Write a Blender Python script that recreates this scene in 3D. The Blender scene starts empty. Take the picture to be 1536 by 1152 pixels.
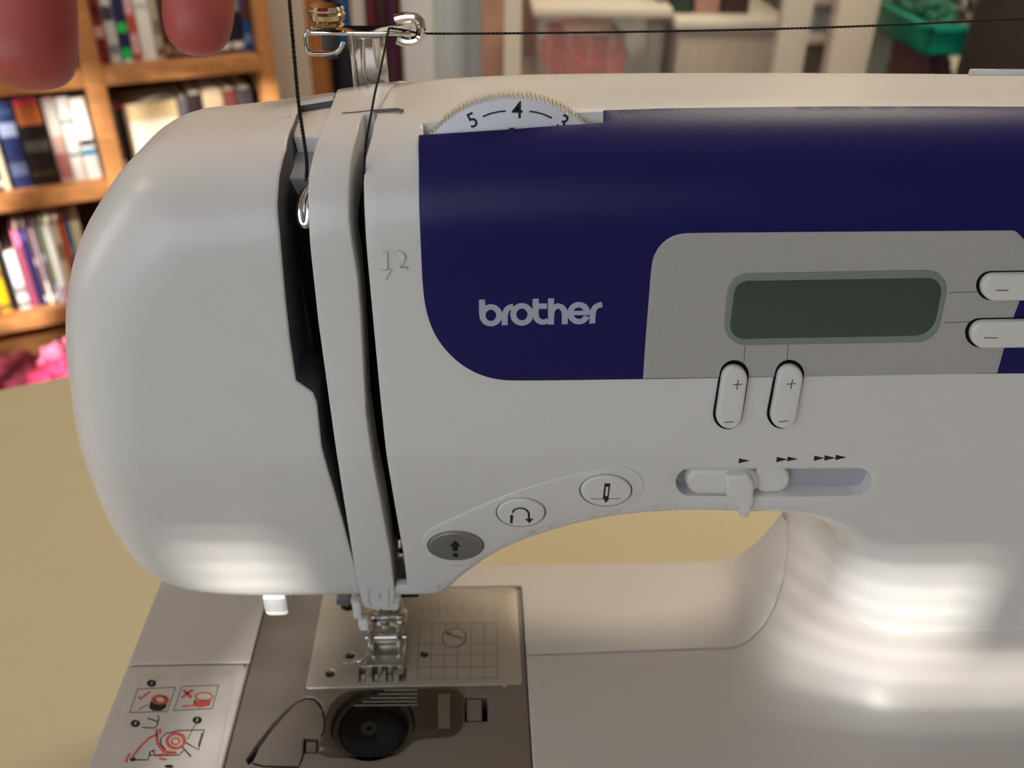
import bpy, bmesh, math, random
import numpy as np
from mathutils import Vector, Matrix
from mathutils.geometry import delaunay_2d_cdt
random.seed(7)
PI = math.pi
scene = bpy.context.scene
COL = scene.collection

# ------------------------------------------------------------------ camera, world, lights, exposure
FPX = 1368.0
CAM = np.array([0.0, -223.0, 290.0])            # millimetres; machine bed is z = 0, its front face y = 0
ROT = np.array([[0.99927976, 0.00829967, 0.03702816],
                [-0.03563458, 0.54066254, 0.8404845],
                [0.013044, 0.84119863, -0.54056889]])   # columns: camera right, up, forward
cd = bpy.data.cameras.new('camera')
cd.sensor_width = 36; cd.lens = 36 * FPX / 1536
cd.clip_start = 0.005; cd.clip_end = 50
cd.dof.use_dof = True; cd.dof.focus_distance = 0.262; cd.dof.aperture_fstop = 13
cam = bpy.data.objects.new('camera', cd); COL.objects.link(cam)
m = Matrix(((ROT[0, 0], ROT[0, 1], -ROT[0, 2], 0), (ROT[1, 0], ROT[1, 1], -ROT[1, 2], 0), (ROT[2, 0], ROT[2, 1], -ROT[2, 2], 0), (0, 0, 0, 1)))
cam.matrix_world = Matrix.Translation(Vector(CAM) * 0.001) @ m
scene.camera = cam

w = bpy.data.worlds.new('world'); scene.world = w; w.use_nodes = True
w.node_tree.nodes['Background'].inputs[0].default_value = (0.62, 0.72, 0.9, 1)
w.node_tree.nodes['Background'].inputs[1].default_value = 1.8
SUN_DIR = Vector((0.30, 0.87, -0.40)).normalized()
sd = bpy.data.lights.new('sun', 'SUN'); sd.energy = 5.2; sd.angle = 0.0105; sd.color = (1, 0.96, 0.89)
so = bpy.data.objects.new('sun', sd); COL.objects.link(so)
so.rotation_euler = SUN_DIR.to_track_quat('-Z', 'Y').to_euler()
def area(name, loc, target, sx, sy, power, color):
    l = bpy.data.lights.new(name, 'AREA'); l.shape = 'RECTANGLE'; l.size = sx; l.size_y = sy; l.energy = power; l.color = color
    o = bpy.data.objects.new(name, l); COL.objects.link(o); o.location = loc
    o.rotation_euler = (Vector(target) - Vector(loc)).to_track_quat('-Z', 'Y').to_euler()
    return o
area('window_daylight', (-0.55, -1.62, 0.75), (0, 0.0, 0.1), 1.5, 0.9, 3.9, (0.80, 0.90, 1.0))
area('ceiling_lamp_light', (0.6, 0.9, 1.50), (0.45, 1.9, -.2), 0.7, 0.7, 15, (1.0, 0.85, 0.64))
area('warm_highlight_lamp', (-1.75, 0.3, 1.38), (-0.1, 0, 0.2), 0.16, 0.16, 1.6, (1.0, 0.78, 0.45))  # unseen warm lamp added for the golden highlight on the head's shoulder
area('left_highlight_light', (-2.3, 0.2, 0.6), (0, 0.2, 0.1), 0.4, 0.9, 2.5, (1.0, 0.97, 0.92))  # added lamp for the head's left highlight; the wall here has no window
vs = scene.view_settings
scene.display_settings.display_device = 'sRGB'
vs.view_transform = 'Standard'; vs.look = 'None'; vs.exposure = 1.12; vs.gamma = 1; vs.use_curve_mapping = False

# ------------------------------------------------------------------ photo geometry helpers (all in mm)
def rayd(u, v):
    return ROT @ np.array([u - 768.0, 576.0 - v, FPX])
def on_y(u, v, y):
    d = rayd(u, v); return CAM + d * (y - CAM[1]) / d[1]
def on_z(u, v, z):
    d = rayd(u, v); return CAM + d * (z - CAM[2]) / d[2]
def at_depth(u, v, zc):
    return CAM + rayd(u, v) * zc / FPX

# ------------------------------------------------------------------ materials
def srgb(c):
    return tuple(((x / 255) / 12.92 if x / 255 <= 0.04045 else ((x / 255 + 0.055) / 1.055) ** 2.4) for x in c) + (1,)
def mat(name, rgb, rough=0.5, metal=0.0, noise=0.0, nscale=40, bump=0.0, bscale=300, trans=0, ior=1.45, coat=0, alpha=1, stretch=None, spec=None, sub=0):
    mt = bpy.data.materials.new(name); mt.use_nodes = True
    nt = mt.node_tree; b = nt.nodes['Principled BSDF']
    c = srgb(rgb)
    b.inputs['Base Color'].default_value = c
    b.inputs['Roughness'].default_value = rough; b.inputs['Metallic'].default_value = metal
    b.inputs['IOR'].default_value = ior
    if trans: b.inputs['Transmission Weight'].default_value = trans
    if coat: b.inputs['Coat Weight'].default_value = coat
    if alpha < 1: b.inputs['Alpha'].default_value = alpha
    if spec is not None: b.inputs['Specular IOR Level'].default_value = spec
    if sub:
        b.inputs['Subsurface Weight'].default_value = sub; b.inputs['Subsurface Radius'].default_value = (0.012, 0.004, 0.002)
        b.inputs['Subsurface Scale'].default_value = 1.0
    tc = nt.nodes.new('ShaderNodeTexCoord'); src = tc.outputs['Object']
    if stretch:
        mp = nt.nodes.new('ShaderNodeMapping'); mp.inputs['Scale'].default_value = stretch
        nt.links.new(src, mp.inputs[0]); src = mp.outputs[0]
    if noise:
        n = nt.nodes.new('ShaderNodeTexNoise'); n.inputs['Scale'].default_value = nscale; n.inputs['Detail'].default_value = 4
        nt.links.new(src, n.inputs['Vector'])
        r = nt.nodes.new('ShaderNodeValToRGB'); r.color_ramp.elements[0].position = 0.3; r.color_ramp.elements[1].position = 0.7
        r.color_ramp.elements[0].color = tuple(x * (1 - noise) for x in c[:3]) + (1,)
        r.color_ramp.elements[1].color = tuple(min(1, x * (1 + noise)) for x in c[:3]) + (1,)
        nt.links.new(n.outputs['Fac'], r.inputs[0]); nt.links.new(r.outputs[0], b.inputs['Base Color'])
    if bump:
        n = nt.nodes.new('ShaderNodeTexNoise'); n.inputs['Scale'].default_value = bscale; n.inputs['Detail'].default_value = 2
        nt.links.new(src, n.inputs['Vector'])
        bp = nt.nodes.new('ShaderNodeBump'); bp.inputs['Strength'].default_value = bump; bp.inputs['Distance'].default_value = 0.0003
        nt.links.new(n.outputs['Fac'], bp.inputs['Height']); nt.links.new(bp.outputs[0], b.inputs['Normal'])
    return mt

def shell_material():
    """white plastic of the head: finely grained above, polished below the moulded line"""
    mt = mat('white_shell_plastic', (222, 219, 216), 0.38)
    nt = mt.node_tree; b = nt.nodes['Principled BSDF']; L = nt.links
    tc = nt.nodes.new('ShaderNodeTexCoord'); sp = nt.nodes.new('ShaderNodeSeparateXYZ'); L.new(tc.outputs['Object'], sp.inputs[0])
    mr = nt.nodes.new('ShaderNodeMapRange'); mr.inputs[1].default_value = 0.1195; mr.inputs[2].default_value = 0.1215
    L.new(sp.outputs['Z'], mr.inputs[0])
    rx = nt.nodes.new('ShaderNodeMapRange'); rx.inputs[1].default_value = -0.101; rx.inputs[2].default_value = -0.104
    L.new(sp.outputs['X'], rx.inputs[0])
    mx = nt.nodes.new('ShaderNodeMath'); mx.operation = 'MAXIMUM'; L.new(mr.outputs[0], mx.inputs[0]); L.new(rx.outputs[0], mx.inputs[1])
    ro = nt.nodes.new('ShaderNodeMapRange'); ro.inputs[3].default_value = 0.16; ro.inputs[4].default_value = 0.30
    L.new(mx.outputs[0], ro.inputs[0]); L.new(ro.outputs[0], b.inputs['Roughness'])
    n = nt.nodes.new('ShaderNodeTexNoise'); n.inputs['Scale'].default_value = 900; n.inputs['Detail'].default_value = 2; L.new(tc.outputs['Object'], n.inputs['Vector'])
    bp = nt.nodes.new('ShaderNodeBump'); bp.inputs['Distance'].default_value = 0.0002
    st = nt.nodes.new('ShaderNodeMath'); st.operation = 'MULTIPLY'; st.inputs[1].default_value = 0.4
    L.new(mx.outputs[0], st.inputs[0]); L.new(st.outputs[0], bp.inputs['Strength'])
    L.new(n.outputs['Fac'], bp.inputs['Height']); L.new(bp.outputs[0], b.inputs['Normal'])
    return mt

M = {}
M['shell'] = shell_material()
M['gloss'] = mat('polished_white_plastic', (222, 219, 216), 0.22)
M['bed'] = mat('cream_bed_plastic', (200, 193, 187), 0.34)
M['chan'] = mat('channel_grey_plastic', (78, 80, 84), 0.5)
M['black'] = mat('black_interior', (8, 8, 9), 0.7, spec=0.2)
M['blue'] = mat('navy_panel', (21, 21, 88), 0.40, bump=0.12, bscale=1100, spec=0.3)
M['silver'] = mat('silver_panel', (176, 173, 171), 0.38, metal=0.0, noise=0.05, nscale=1500)
M['lcdframe'] = mat('display_surround_green_grey', (128, 140, 128), 0.4)
M['lcd'] = mat('display_glass', (70, 82, 76), 0.12, spec=0.5)
M['logo'] = mat('silver_lettering', (176, 178, 196), 0.4)
M['ink'] = mat('black_ink', (28, 28, 32), 0.5)
M['red'] = mat('red_ink', (202, 88, 74), 0.5)
M['line'] = mat('fine_grey_line', (92, 90, 90), 0.5)
M['seam'] = mat('seam_mark_grey', (110, 106, 104), 0.6)  # plain grey of the key marks, bezel mark and guide slit
M['startbtn'] = mat('grey_satin_button', (150, 148, 146), 0.28, metal=0.5)
M['taupe'] = mat('taupe_bed_cover', (122, 112, 104), 0.42, metal=0.2)
M['casebrown'] = mat('brown_grey_case', (104, 94, 80), 0.4)
M['plate'] = mat('satin_needle_plate', (172, 163, 150), 0.34, metal=0.4, noise=0.03, nscale=700)
M['plateline'] = mat('engraved_plate_line', (126, 115, 102), 0.4)
M['smoke'] = mat('smoked_clear_plastic', (188, 178, 160), 0.05, trans=1.0, ior=1.3)
M['chrome'] = mat('chrome', (215, 212, 206), 0.08, metal=1.0)
M['steel'] = mat('brushed_steel', (190, 186, 180), 0.28, metal=1.0)
M['brass'] = mat('brass', (200, 182, 146), 0.2, metal=1.0)
M['white'] = mat('white_plastic', (225, 222, 218), 0.3)
M['dial'] = mat('dial_white', (226, 226, 232), 0.4)
M['ridge'] = mat('dial_ridge_cream', (214, 206, 190), 0.4)
M['recess'] = mat('dial_recess_grey', (170, 172, 178), 0.5)
M['thread'] = mat('black_thread', (14, 12, 14), 0.8)
M['table'] = mat('cream_laminate', (194, 184, 154), 0.42, noise=0.015, nscale=60)
M['skin'] = mat('skin', (188, 92, 86), 0.45, noise=0.08, nscale=90, bump=0.25, bscale=500, sub=0.35)
M['nail'] = mat('fingernail', (224, 172, 160), 0.25)

# ------------------------------------------------------------------ object helpers
def finish(name, bm, mats, parent=None, smooth=True, angle=35, weld=1e-5, scale=0.001):
    if scale != 1: bmesh.ops.scale(bm, vec=(scale,) * 3, verts=bm.verts)
    if weld: bmesh.ops.remove_doubles(bm, verts=bm.verts, dist=weld)
    bmesh.ops.recalc_face_normals(bm, faces=bm.faces)
    me = bpy.data.meshes.new(name); bm.to_mesh(me); bm.free()
    for mm in (mats if isinstance(mats, (list, tuple)) else [mats]): me.materials.append(M[mm] if isinstance(mm, str) else mm)
    if smooth:
        for p in me.polygons: p.use_smooth = True
        me.set_sharp_from_angle(angle=math.radians(angle))
    o = bpy.data.objects.new(name, me); COL.objects.link(o)
    if parent is not None: o.parent = parent
    return o
def tag(o, label=None, cat=None, group=None, kind=None):
    if label: o['label'] = label
    if cat: o['category'] = cat
    if group: o['group'] = group
    if kind: o['kind'] = kind
    return o
def empty(name, loc, label, cat, group=None, rz=0):
    o = bpy.data.objects.new(name, None); COL.objects.link(o); o.location = loc; o.rotation_euler = (0, 0, rz)
    o.empty_display_size = 0.02
    return tag(o, label, cat, group)
def parent_keep(o, par):
    """parent a mesh built in world coordinates under an empty that has its own place"""
    o.parent = par
    o.matrix_parent_inverse = (Matrix.Translation(par.location) @ par.rotation_euler.to_matrix().to_4x4()).inverted()
    return o

# ---- 2-D helpers
def A(p): return np.asarray(p, float)
def resample(P, step, closed=True):
    P = A(P); Q = np.vstack([P, P[:1]]) if closed else P; out = []
    for a, b in zip(Q[:-1], Q[1:]):
        n = max(1, int(math.ceil(np.linalg.norm(b - a) / step)))
        for i in range(n): out.append(a + (b - a) * i / n)
    if not closed: out.append(Q[-1])
    return A(out)
def chaikin(P, n=2, closed=True):
    P = A(P)
    for _ in range(n):
        Q = np.vstack([P, P[:1]]) if closed else P
        a, b = Q[:-1], Q[1:]
        R = np.empty((2 * len(a), P.shape[1])); R[0::2] = a * .75 + b * .25; R[1::2] = a * .25 + b * .75
        P = R if closed else np.vstack([Q[:1], R[1:-1], Q[-1:]])
    return P
def area2(P):
    P = A(P); x, y = P[:, 0], P[:, 1]; return 0.5 * np.sum(x * np.roll(y, -1) - np.roll(x, -1) * y)
def rounded(P, r, n=6):
    """round the corners of a polygon; r a number or one per corner"""
    P = A(P); N = len(P); out = []
    for i in range(N):
        a, b, c = P[i - 1], P[i], P[(i + 1) % N]; ri = r[i] if hasattr(r, '__len__') else r
        if ri <= 0: out.append(b); continue
        u1 = (a - b) / np.linalg.norm(a - b); u2 = (c - b) / np.linalg.norm(c - b)
        ang = math.acos(max(-1, min(1, float(u1 @ u2)))); t = min(ri / math.tan(ang / 2), np.linalg.norm(a - b) * .49, np.linalg.norm(c - b) * .49)
        rr = t * math.tan(ang / 2); bis = u1 + u2; bis /= np.linalg.norm(bis); cc = b + bis * (rr / math.sin(ang / 2))
        s, e = b + u1 * t, b + u2 * t
        a0 = math.atan2(*(s - cc)[::-1]); a1 = math.atan2(*(e - cc)[::-1]); d = (a1 - a0 + PI) % (2 * PI) - PI
        for k in range(n + 1): out.append(cc + rr * A([math.cos(a0 + d * k / n), math.sin(a0 + d * k / n)]))
    return A(out)
def ellipse(c, rx, ry, n=48, rot=0):
    return A([(c[0] + rx * math.cos(t) * math.cos(rot) - ry * math.sin(t) * math.sin(rot), c[1] + rx * math.cos(t) * math.sin(rot) + ry * math.sin(t) * math.cos(rot)) for t in [2 * PI * k / n for k in range(n)]])
def pill(a, b, r, n=10):
    a, b = A(a), A(b); d = (b - a) / np.linalg.norm(b - a); t0 = math.atan2(d[1], d[0]); out = []
    for k in range(n + 1): t = t0 - PI / 2 + PI * k / n; out.append(b + r * A([math.cos(t), math.sin(t)]))
    for k in range(n + 1): t = t0 + PI / 2 + PI * k / n; out.append(a + r * A([math.cos(t), math.sin(t)]))
    return A(out)
def inset(P, d):
    """move a closed polygon inwards by d along vertex normals"""
    P = A(P); s = 1 if area2(P) > 0 else -1
    e = np.roll(P, -1, 0) - P; e /= np.maximum(np.linalg.norm(e, axis=1, keepdims=True), 1e-9)
    nrm = np.stack([-e[:, 1], e[:, 0]], 1) * s; pn = np.roll(nrm, 1, 0); q = nrm + pn
    q /= np.maximum(np.linalg.norm(q, axis=1, keepdims=True), 1e-6); c = np.maximum((q * nrm).sum(1, keepdims=True), 0.5)
    return P + q / c * d
def inside(P, poly):
    x, y = P[:, 0], P[:, 1]; r = np.zeros(len(P), bool); n = len(poly)
    for i in range(n):
        x1, y1 = poly[i]; x2, y2 = poly[(i + 1) % n]
        if y1 == y2: continue
        r ^= ((y1 > y) != (y2 > y)) & (x < (x2 - x1) * (y - y1) / (y2 - y1) + x1)
    return r
def dedupe(P):
    keep = [p for i, p in enumerate(P) if np.linalg.norm(p - P[i - 1]) > 1e-4]; return A(keep)
def patch_into(bm, outline, mapf, top=0.0, bev=0.3, depth=2.0, step=4.0, holes=(), hole_depth=None, wall_mat=0, rs=2.0, dome=0.0, wall=True):
    outline = dedupe(resample(outline, rs)); holes = [dedupe(resample(h, rs)) for h in holes]
    inn = inset(outline, bev); hin = [inset(h, -bev) for h in holes]
    lo, hi = inn.min(0), inn.max(0)
    gx = np.arange(lo[0] + step * .5, hi[0], step); gy = np.arange(lo[1] + step * .5, hi[1], step)
    G = A([(x, y) for x in gx for y in gy]) if len(gx) and len(gy) else np.zeros((0, 2))
    if len(G):
        keep = inside(G, inset(inn, step * .35))
        for h in hin: keep &= ~inside(G, inset(h, -step * .35))
        G = G[keep]
    V = [Vector(p) for p in inn]; E = [(i, (i + 1) % len(inn)) for i in range(len(inn))]
    for h in hin:
        k = len(V); V += [Vector(p) for p in h]; E += [(k + i, k + (i + 1) % len(h)) for i in range(len(h))]
    V += [Vector(p) for p in G]
    vo, eo, fo, _, _, _ = delaunay_2d_cdt(V, E, [], 0, 1e-6)
    vo = A([tuple(p) for p in vo]); fo = [f for f in fo if len(f) == 3]
    cen = A([vo[list(f)].mean(0) for f in fo]); ok = inside(cen, inn)
    for h in hin: ok &= ~inside(cen, h)
    offs = np.full(len(vo), top)
    if dome:
        c = inn.mean(0); rr = np.linalg.norm(vo - c, axis=1) / np.linalg.norm(inn - c, axis=1).max(); offs = top + dome * (1 - rr ** 2) - 0
    P3 = mapf(vo, offs); bv = [bm.verts.new(p) for p in P3]
    for f, k in zip(fo, ok):
        if k:
            try: bm.faces.new([bv[i] for i in f])
            except ValueError: pass
    if not wall: return
    def rim(loop, sgn, dep):
        rows = [(1.0, 0.0), (0.62, 0.08), (0.29, 0.29), (0.08, 0.62), (0.0, 1.0)]
        rings = [mapf(inset(loop, sgn * bev * a), np.full(len(loop), top - bev * b)) for a, b in rows]
        kk = max(1, int(dep / 6)); rings += [mapf(loop, np.full(len(loop), top - bev - (dep - bev) * (j + 1) / kk)) for j in range(kk)]
        rv = [[bm.verts.new(p) for p in R] for R in rings]; n = len(loop)
        for a in range(len(rings) - 1):
            for i in range(n):
                try: f = bm.faces.new([rv[a][i], rv[a][(i + 1) % n], rv[a + 1][(i + 1) % n], rv[a + 1][i]])
                except ValueError: continue
                if a >= 4: f.material_index = wall_mat
    rim(outline, 1, depth)
    for h in holes: rim(h, -1, hole_depth or depth)
def patch(name, outline, mapf, mats, parent, **k):
    bm = bmesh.new(); patch_into(bm, outline, mapf, **k); return finish(name, bm, mats, parent)
def ribbon_into(bm, pts, width, mapf, off=0.06, closed=False, base=0.0):
    P = A(pts); n = len(P); wd = np.full(n, width) if not hasattr(width, '__len__') else A(width)
    T = np.zeros_like(P)
    for i in range(n):
        a = P[i - 1] if (i > 0 or closed) else P[i]; b = P[(i + 1) % n] if (i < n - 1 or closed) else P[i]; T[i] = b - a
    T /= np.maximum(np.linalg.norm(T, axis=1, keepdims=True), 1e-9); N = np.stack([-T[:, 1], T[:, 0]], 1)
    Lp, Rp = P + N * wd[:, None] / 2, P - N * wd[:, None] / 2; o = np.full(n, off); z = np.full(n, base)
    rows = [[bm.verts.new(p) for p in mapf(Q, oo)] for Q, oo in ((Lp, z), (Lp, o), (Rp, o), (Rp, z))]
    m_ = n if closed else n - 1
    for r in range(3):
        for i in range(m_):
            j = (i + 1) % n; bm.faces.new([rows[r][i], rows[r][j], rows[r + 1][j], rows[r + 1][i]])
    if not closed:
        for i in (0, n - 1): bm.faces.new([rows[r][i] for r in range(4)])
def strokes(name, items, mapf, mt, parent, off=0.06, base=0.0, stagger=False):
    """items: (points, width[, closed]) ribbons or ('fill', outline)"""
    bm = bmesh.new()
    for ki, it in enumerate(items):
        if isinstance(it[0], str): patch_into(bm, it[1], mapf, top=off, bev=0.01, depth=off - base, step=3, rs=1.5)
        else: ribbon_into(bm, it[0], it[1], mapf, off + .004 * (ki if len(items) < 30 and stagger else 0), it[2] if len(it) > 2 else False, base)
    return finish(name, bm, mt, parent, smooth=False, weld=0)
def tube_into(bm, pts, r, seg=10, closed=False, cap=True):
    P = [Vector(p) for p in pts]; n = len(P); rr = [r] * n if not hasattr(r, '__len__') else list(r); rings = []
    T = []
    for i in range(n):
        a = P[i - 1] if (i > 0 or closed) else P[i]; b = P[(i + 1) % n] if (i < n - 1 or closed) else P[i]; T.append((b - a).normalized())
    up = Vector((0, 0, 1)) if abs(T[0].z) < .9 else Vector((1, 0, 0)); x = T[0].cross(up).normalized()
    for i in range(n):
        x = (x - T[i] * x.dot(T[i])).normalized(); y = T[i].cross(x)
        rings.append([bm.verts.new(P[i] + (x * math.cos(2 * PI * k / seg) + y * math.sin(2 * PI * k / seg)) * rr[i]) for k in range(seg)])
    for i in range(n if closed else n - 1):
        a, b = rings[i], rings[(i + 1) % n]
        for k in range(seg): bm.faces.new([a[k], a[(k + 1) % seg], b[(k + 1) % seg], b[k]])
    if cap and not closed:
        bm.faces.new(rings[0]); bm.faces.new(rings[-1][::-1])
def tube(name, pts, r, mt, parent, seg=10, closed=False):
    bm = bmesh.new(); tube_into(bm, pts, r, seg, closed); return finish(name, bm, mt, parent, angle=50)
def smooth3(P, n=3): return chaikin(A(P), n, closed=False)
def box_into(bm, c, s, bev=0.0, mtx=None, seg=2):
    r = bmesh.ops.create_cube(bm, size=1); vs_ = r['verts']
    for v in vs_: v.co = Vector((v.co.x * s[0], v.co.y * s[1], v.co.z * s[2]))
    if bev:
        es = list({e for v in vs_ for e in v.link_edges}); rr = bmesh.ops.bevel(bm, geom=es, offset=bev, segments=seg, affect='EDGES', profile=0.5)
        vs_ = list({v for f in rr['faces'] for v in f.verts} | {v for v in vs_ if v.is_valid})
    for v in vs_:
        v.co = (mtx @ v.co if mtx is not None else v.co) + Vector(c)
def box(name, c, s, mt, parent=None, bev=0.0, mtx=None, scale=0.001):
    bm = bmesh.new(); box_into(bm, c, s, bev, mtx); return finish(name, bm, mt, parent, weld=0, scale=scale)
def lathe_into(bm, prof, org, ax, n=32, ucap=True):
    """prof: (radius, height) along axis ax from org"""
    ax = Vector(ax).normalized(); u_ = ax.cross(Vector((0, 0, 1)) if abs(ax.z) < .9 else Vector((1, 0, 0))).normalized(); v_ = ax.cross(u_); org = Vector(org)
    rings = [[bm.verts.new(org + ax * h + (u_ * math.cos(2 * PI * k / n) + v_ * math.sin(2 * PI * k / n)) * max(r, 1e-4)) for k in range(n)] for r, h in prof]
    for a, b in zip(rings[:-1], rings[1:]):
        for k in range(n): bm.faces.new([a[k], a[(k + 1) % n], b[(k + 1) % n], b[k]])
    if ucap: bm.faces.new(rings[0]); bm.faces.new(rings[-1])
def lathe(name, prof, org, ax, mt, parent, n=32):
    bm = bmesh.new(); lathe_into(bm, prof, org, ax, n); return finish(name, bm, mt, parent, angle=40)

# ------------------------------------------------------------------ shape of the machine's outer shell
def undercut(x, z):
    """the lower half of the front leans back under the arm, fading out towards the pillar"""
    x = np.asarray(x, float); z = np.asarray(z, float)
    t = np.maximum(0, 124 - z); fade = 1 - np.clip((x - 45) / 75, 0, 1); fade = fade * fade * (3 - 2 * fade)
    return 0.27 * t * t / (t + 16) * fade
def drop(y):
    t = np.maximum(0, np.asarray(y, float) - 48); return t * t / 110
def warp(P):
    P = A(P).reshape(-1, 3).copy(); k = np.clip((P[:, 2] - 140) / 30, 0, 1)
    y0 = P[:, 1].copy(); P[:, 1] += undercut(P[:, 0], P[:, 2]); P[:, 2] -= drop(y0) * k; return P
def unproj(u, v, extra=0.0):
    """pixel -> (x, z) on the front of the shell, `extra` mm behind it"""
    y = extra
    for _ in range(12):
        p = on_y(u, v, y); y = extra + float(undercut(p[0], p[2]))
    return p[0], p[2]
def unproj_top(u, v, y):
    p = on_y(u, v, y); return p[0], p[2] + float(drop(y))
# outline of head and arm: from the lower right of the head, round the left end, along the top
RT, RL, RB = 28.0, 26.0, 7.0
outer = [(*unproj(660, 893, 2), RB), (*unproj(560, 895, 2), RB), (*unproj(450, 897, 2), RB), (*unproj(340, 899, 2.2), 8)]
outer += [(*unproj(262, 889, 3), 11), (*unproj(212, 862, 5), 15), (*unproj(163, 802, 8), 20), (*unproj(127, 716, 11), 24), (*unproj(105, 630, 12), RL)]
outer += [(*unproj(94, 545, 13), RL), (*unproj(94, 470, 14), RL), (*unproj(109, 385, 15), RL), (*unproj(150, 308, 18), 27), (*unproj(195, 243, 24), RT), (*unproj_top(245, 202, 34), RT), (*unproj_top(300, 174, 46), RT), (*unproj_top(370, 158, 58), RT), (*unproj_top(430, 149, 62), RT)]
outer += [(*unproj_top(520, 135, 62), RT), (*unproj_top(600, 124, 62), RT), (*unproj_top(720, 112, 62), RT)]
ztop = outer[-1][1]
outer += [(40, ztop + .6, RT), (90, ztop + 1.0, RT), (150, ztop + 0.8, RT), (260, ztop + .2, RT)]
O3 = chaikin(A(outer), 3, closed=False)
def normals_open(P, side):
    T = np.gradient(P, axis=0); T /= np.linalg.norm(T, axis=1, keepdims=True); return np.stack([-T[:, 1], T[:, 0]], 1) * side
O3 = resample(O3, 2.0, closed=False)
N_O = normals_open(O3[:, :2], 1)      # travel is clockwise seen from the front, so the outside is on the left
for _ in range(4):
    N_O[1:-1] = (N_O[:-2] + N_O[1:-1] * 2 + N_O[2:]) / 4
N_O /= np.linalg.norm(N_O, axis=1, keepdims=True)
LR = O3[:, :2] - N_O * O3[:, 2:3]
def _sm(P, n):
    P = P.copy()
    for _ in range(n): P[1:-1] = P[1:-1] * .5 + (P[:-2] + P[2:]) * .25
    return P
_q = np.hstack([LR, O3[:, 2:3]]); _q = _sm(_q, 120); LR = _q[:, :2].copy(); _k = np.clip((-50 - LR[:, 0]) / 40, 0, 1); LR[:, 0] -= 2.4 * _k * _k * (3 - 2 * _k) * np.clip((232 - LR[:, 1]) / 60, 0.3, 1); O3[:, 2] = _q[:, 2]   # evened out, so the shell curves without creases
_t = resample(np.hstack([LR, O3[:, 2:3]]), 2.0, closed=False); LR = _t[:, :2].copy(); _R = _t[:, 2].copy(); N_O = normals_open(LR, 1)
for _ in range(10): N_O[1:-1] = (N_O[:-2] + N_O[1:-1] * 2 + N_O[2:]) / 4
N_O /= np.linalg.norm(N_O, axis=1, keepdims=True)
O3 = np.hstack([LR + N_O * _R[:, None], _R[:, None]])
class Rail:
    def __init__(s, P, N, R): s.P, s.N, s.R = P, N, R; s.a, s.b = P[:-1], P[1:]
    def near(s, Q):
        Q = A(Q); d = s.b - s.a; L2 = (d * d).sum(1); t = ((Q[:, None] - s.a) * d).sum(2) / L2; t = np.clip(t, 0, 1)
        C_ = s.a + t[..., None] * d; D = ((Q[:, None] - C_) ** 2).sum(2); i = D.argmin(1); k = np.arange(len(Q)); ti = t[k, i][:, None]
        n = s.N[i] * (1 - ti) + s.N[i + 1] * ti; n /= np.linalg.norm(n, axis=1, keepdims=True)
        R = s.R[i] * (1 - ti[:, 0]) + s.R[i + 1] * ti[:, 0]; c = C_[k, i]; side = ((Q - c) * n).sum(1)
        return c, n, R, np.where(side > 0, np.sqrt(D[k, i]), 0.0)
rail_all = Rail(LR, N_O, O3[:, 2])
i0 = int(np.argmax(LR[:, 1] > 150))          # from half way up the left end onwards
rail_top = Rail(LR[i0:], N_O[i0:], O3[i0:, 2])
def make_map(rail):
    def f(Q, off):
        Q = A(Q).reshape(-1, 2); off = np.broadcast_to(np.asarray(off, float), (len(Q),)); c, n, R, a = rail.near(Q)
        th = np.minimum(a / R, PI / 2); far = np.maximum(0, a - R * PI / 2); s_, c_ = np.sin(th), np.cos(th); out = a > 0
        x = np.where(out, c[:, 0] + n[:, 0] * R * s_, Q[:, 0]); z = np.where(out, c[:, 1] + n[:, 1] * R * s_, Q[:, 1]); y = np.where(out, R * (1 - c_) + far, 0)
        nx = np.where(out, n[:, 0] * s_, 0); nz = np.where(out, n[:, 1] * s_, 0); ny = np.where(out, -c_, -1)
        return warp(np.stack([x + nx * off, y + ny * off, z + nz * off], 1))
    return f
S_all, S_top = make_map(rail_all), make_map(rail_top)
def solid(p, rail):
    """signed depth of world point p behind the shell surface (>0 inside)"""
    k = min(1, max(0, (p[2] - 140) / 30)); z = p[2] + float(drop(p[1])) * k; y = p[1] - float(undercut(p[0], z))
    c, n, R, a = rail.near([[p[0], z]]); a = a[0]; R = R[0]
    if a >= R: return -1, None
    ys = R - math.sqrt(R * R - a * a) if a > 0 else 0
    return y - ys, (c[0], n[0], R, a, y, p[0], z)
def dom(u, v, rail=None):
    """pixel -> unrolled shell coordinate"""
    rail = rail or rail_top; d = rayd(u, v); y = -12.0; prev = y
    while y < 120:
        p = CAM + d * (y - CAM[1]) / d[1]; s, _ = solid(p, rail)
        if s >= 0: break
        prev = y; y += 1.0
    else: return dom(u + (0.7 if u < 300 else 0), v + (1.0 if v < 500 else -1.0), rail)
    lo, hi = prev, y
    for _ in range(18):
        mid = (lo + hi) / 2; s, _ = solid(CAM + d * (mid - CAM[1]) / d[1], rail)
        if s >= 0: hi = mid
        else: lo = mid
    s, inf = solid(CAM + d * (hi - CAM[1]) / d[1], rail)
    c, n, R, a, yy, x, z = inf
    if a <= 0: return A([x, z])
    if yy < R * 0.999: th = math.asin(min(1, a / R)); return c + n * R * th
    return c + n * (R * PI / 2 + yy - R)
def doms(px, rail=None): return A([dom(u, v, rail) for u, v in px])

machine = empty('sewing_machine', (0, 0.035, -0.075), 'white sewing machine with navy and silver control panel standing on the cream table', 'sewing machine')
def part(o):
    return parent_keep(o, machine)
YB = 82.0                                     # depth of the arm
AMAX = RT * PI / 2 + (YB - RT)

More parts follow.
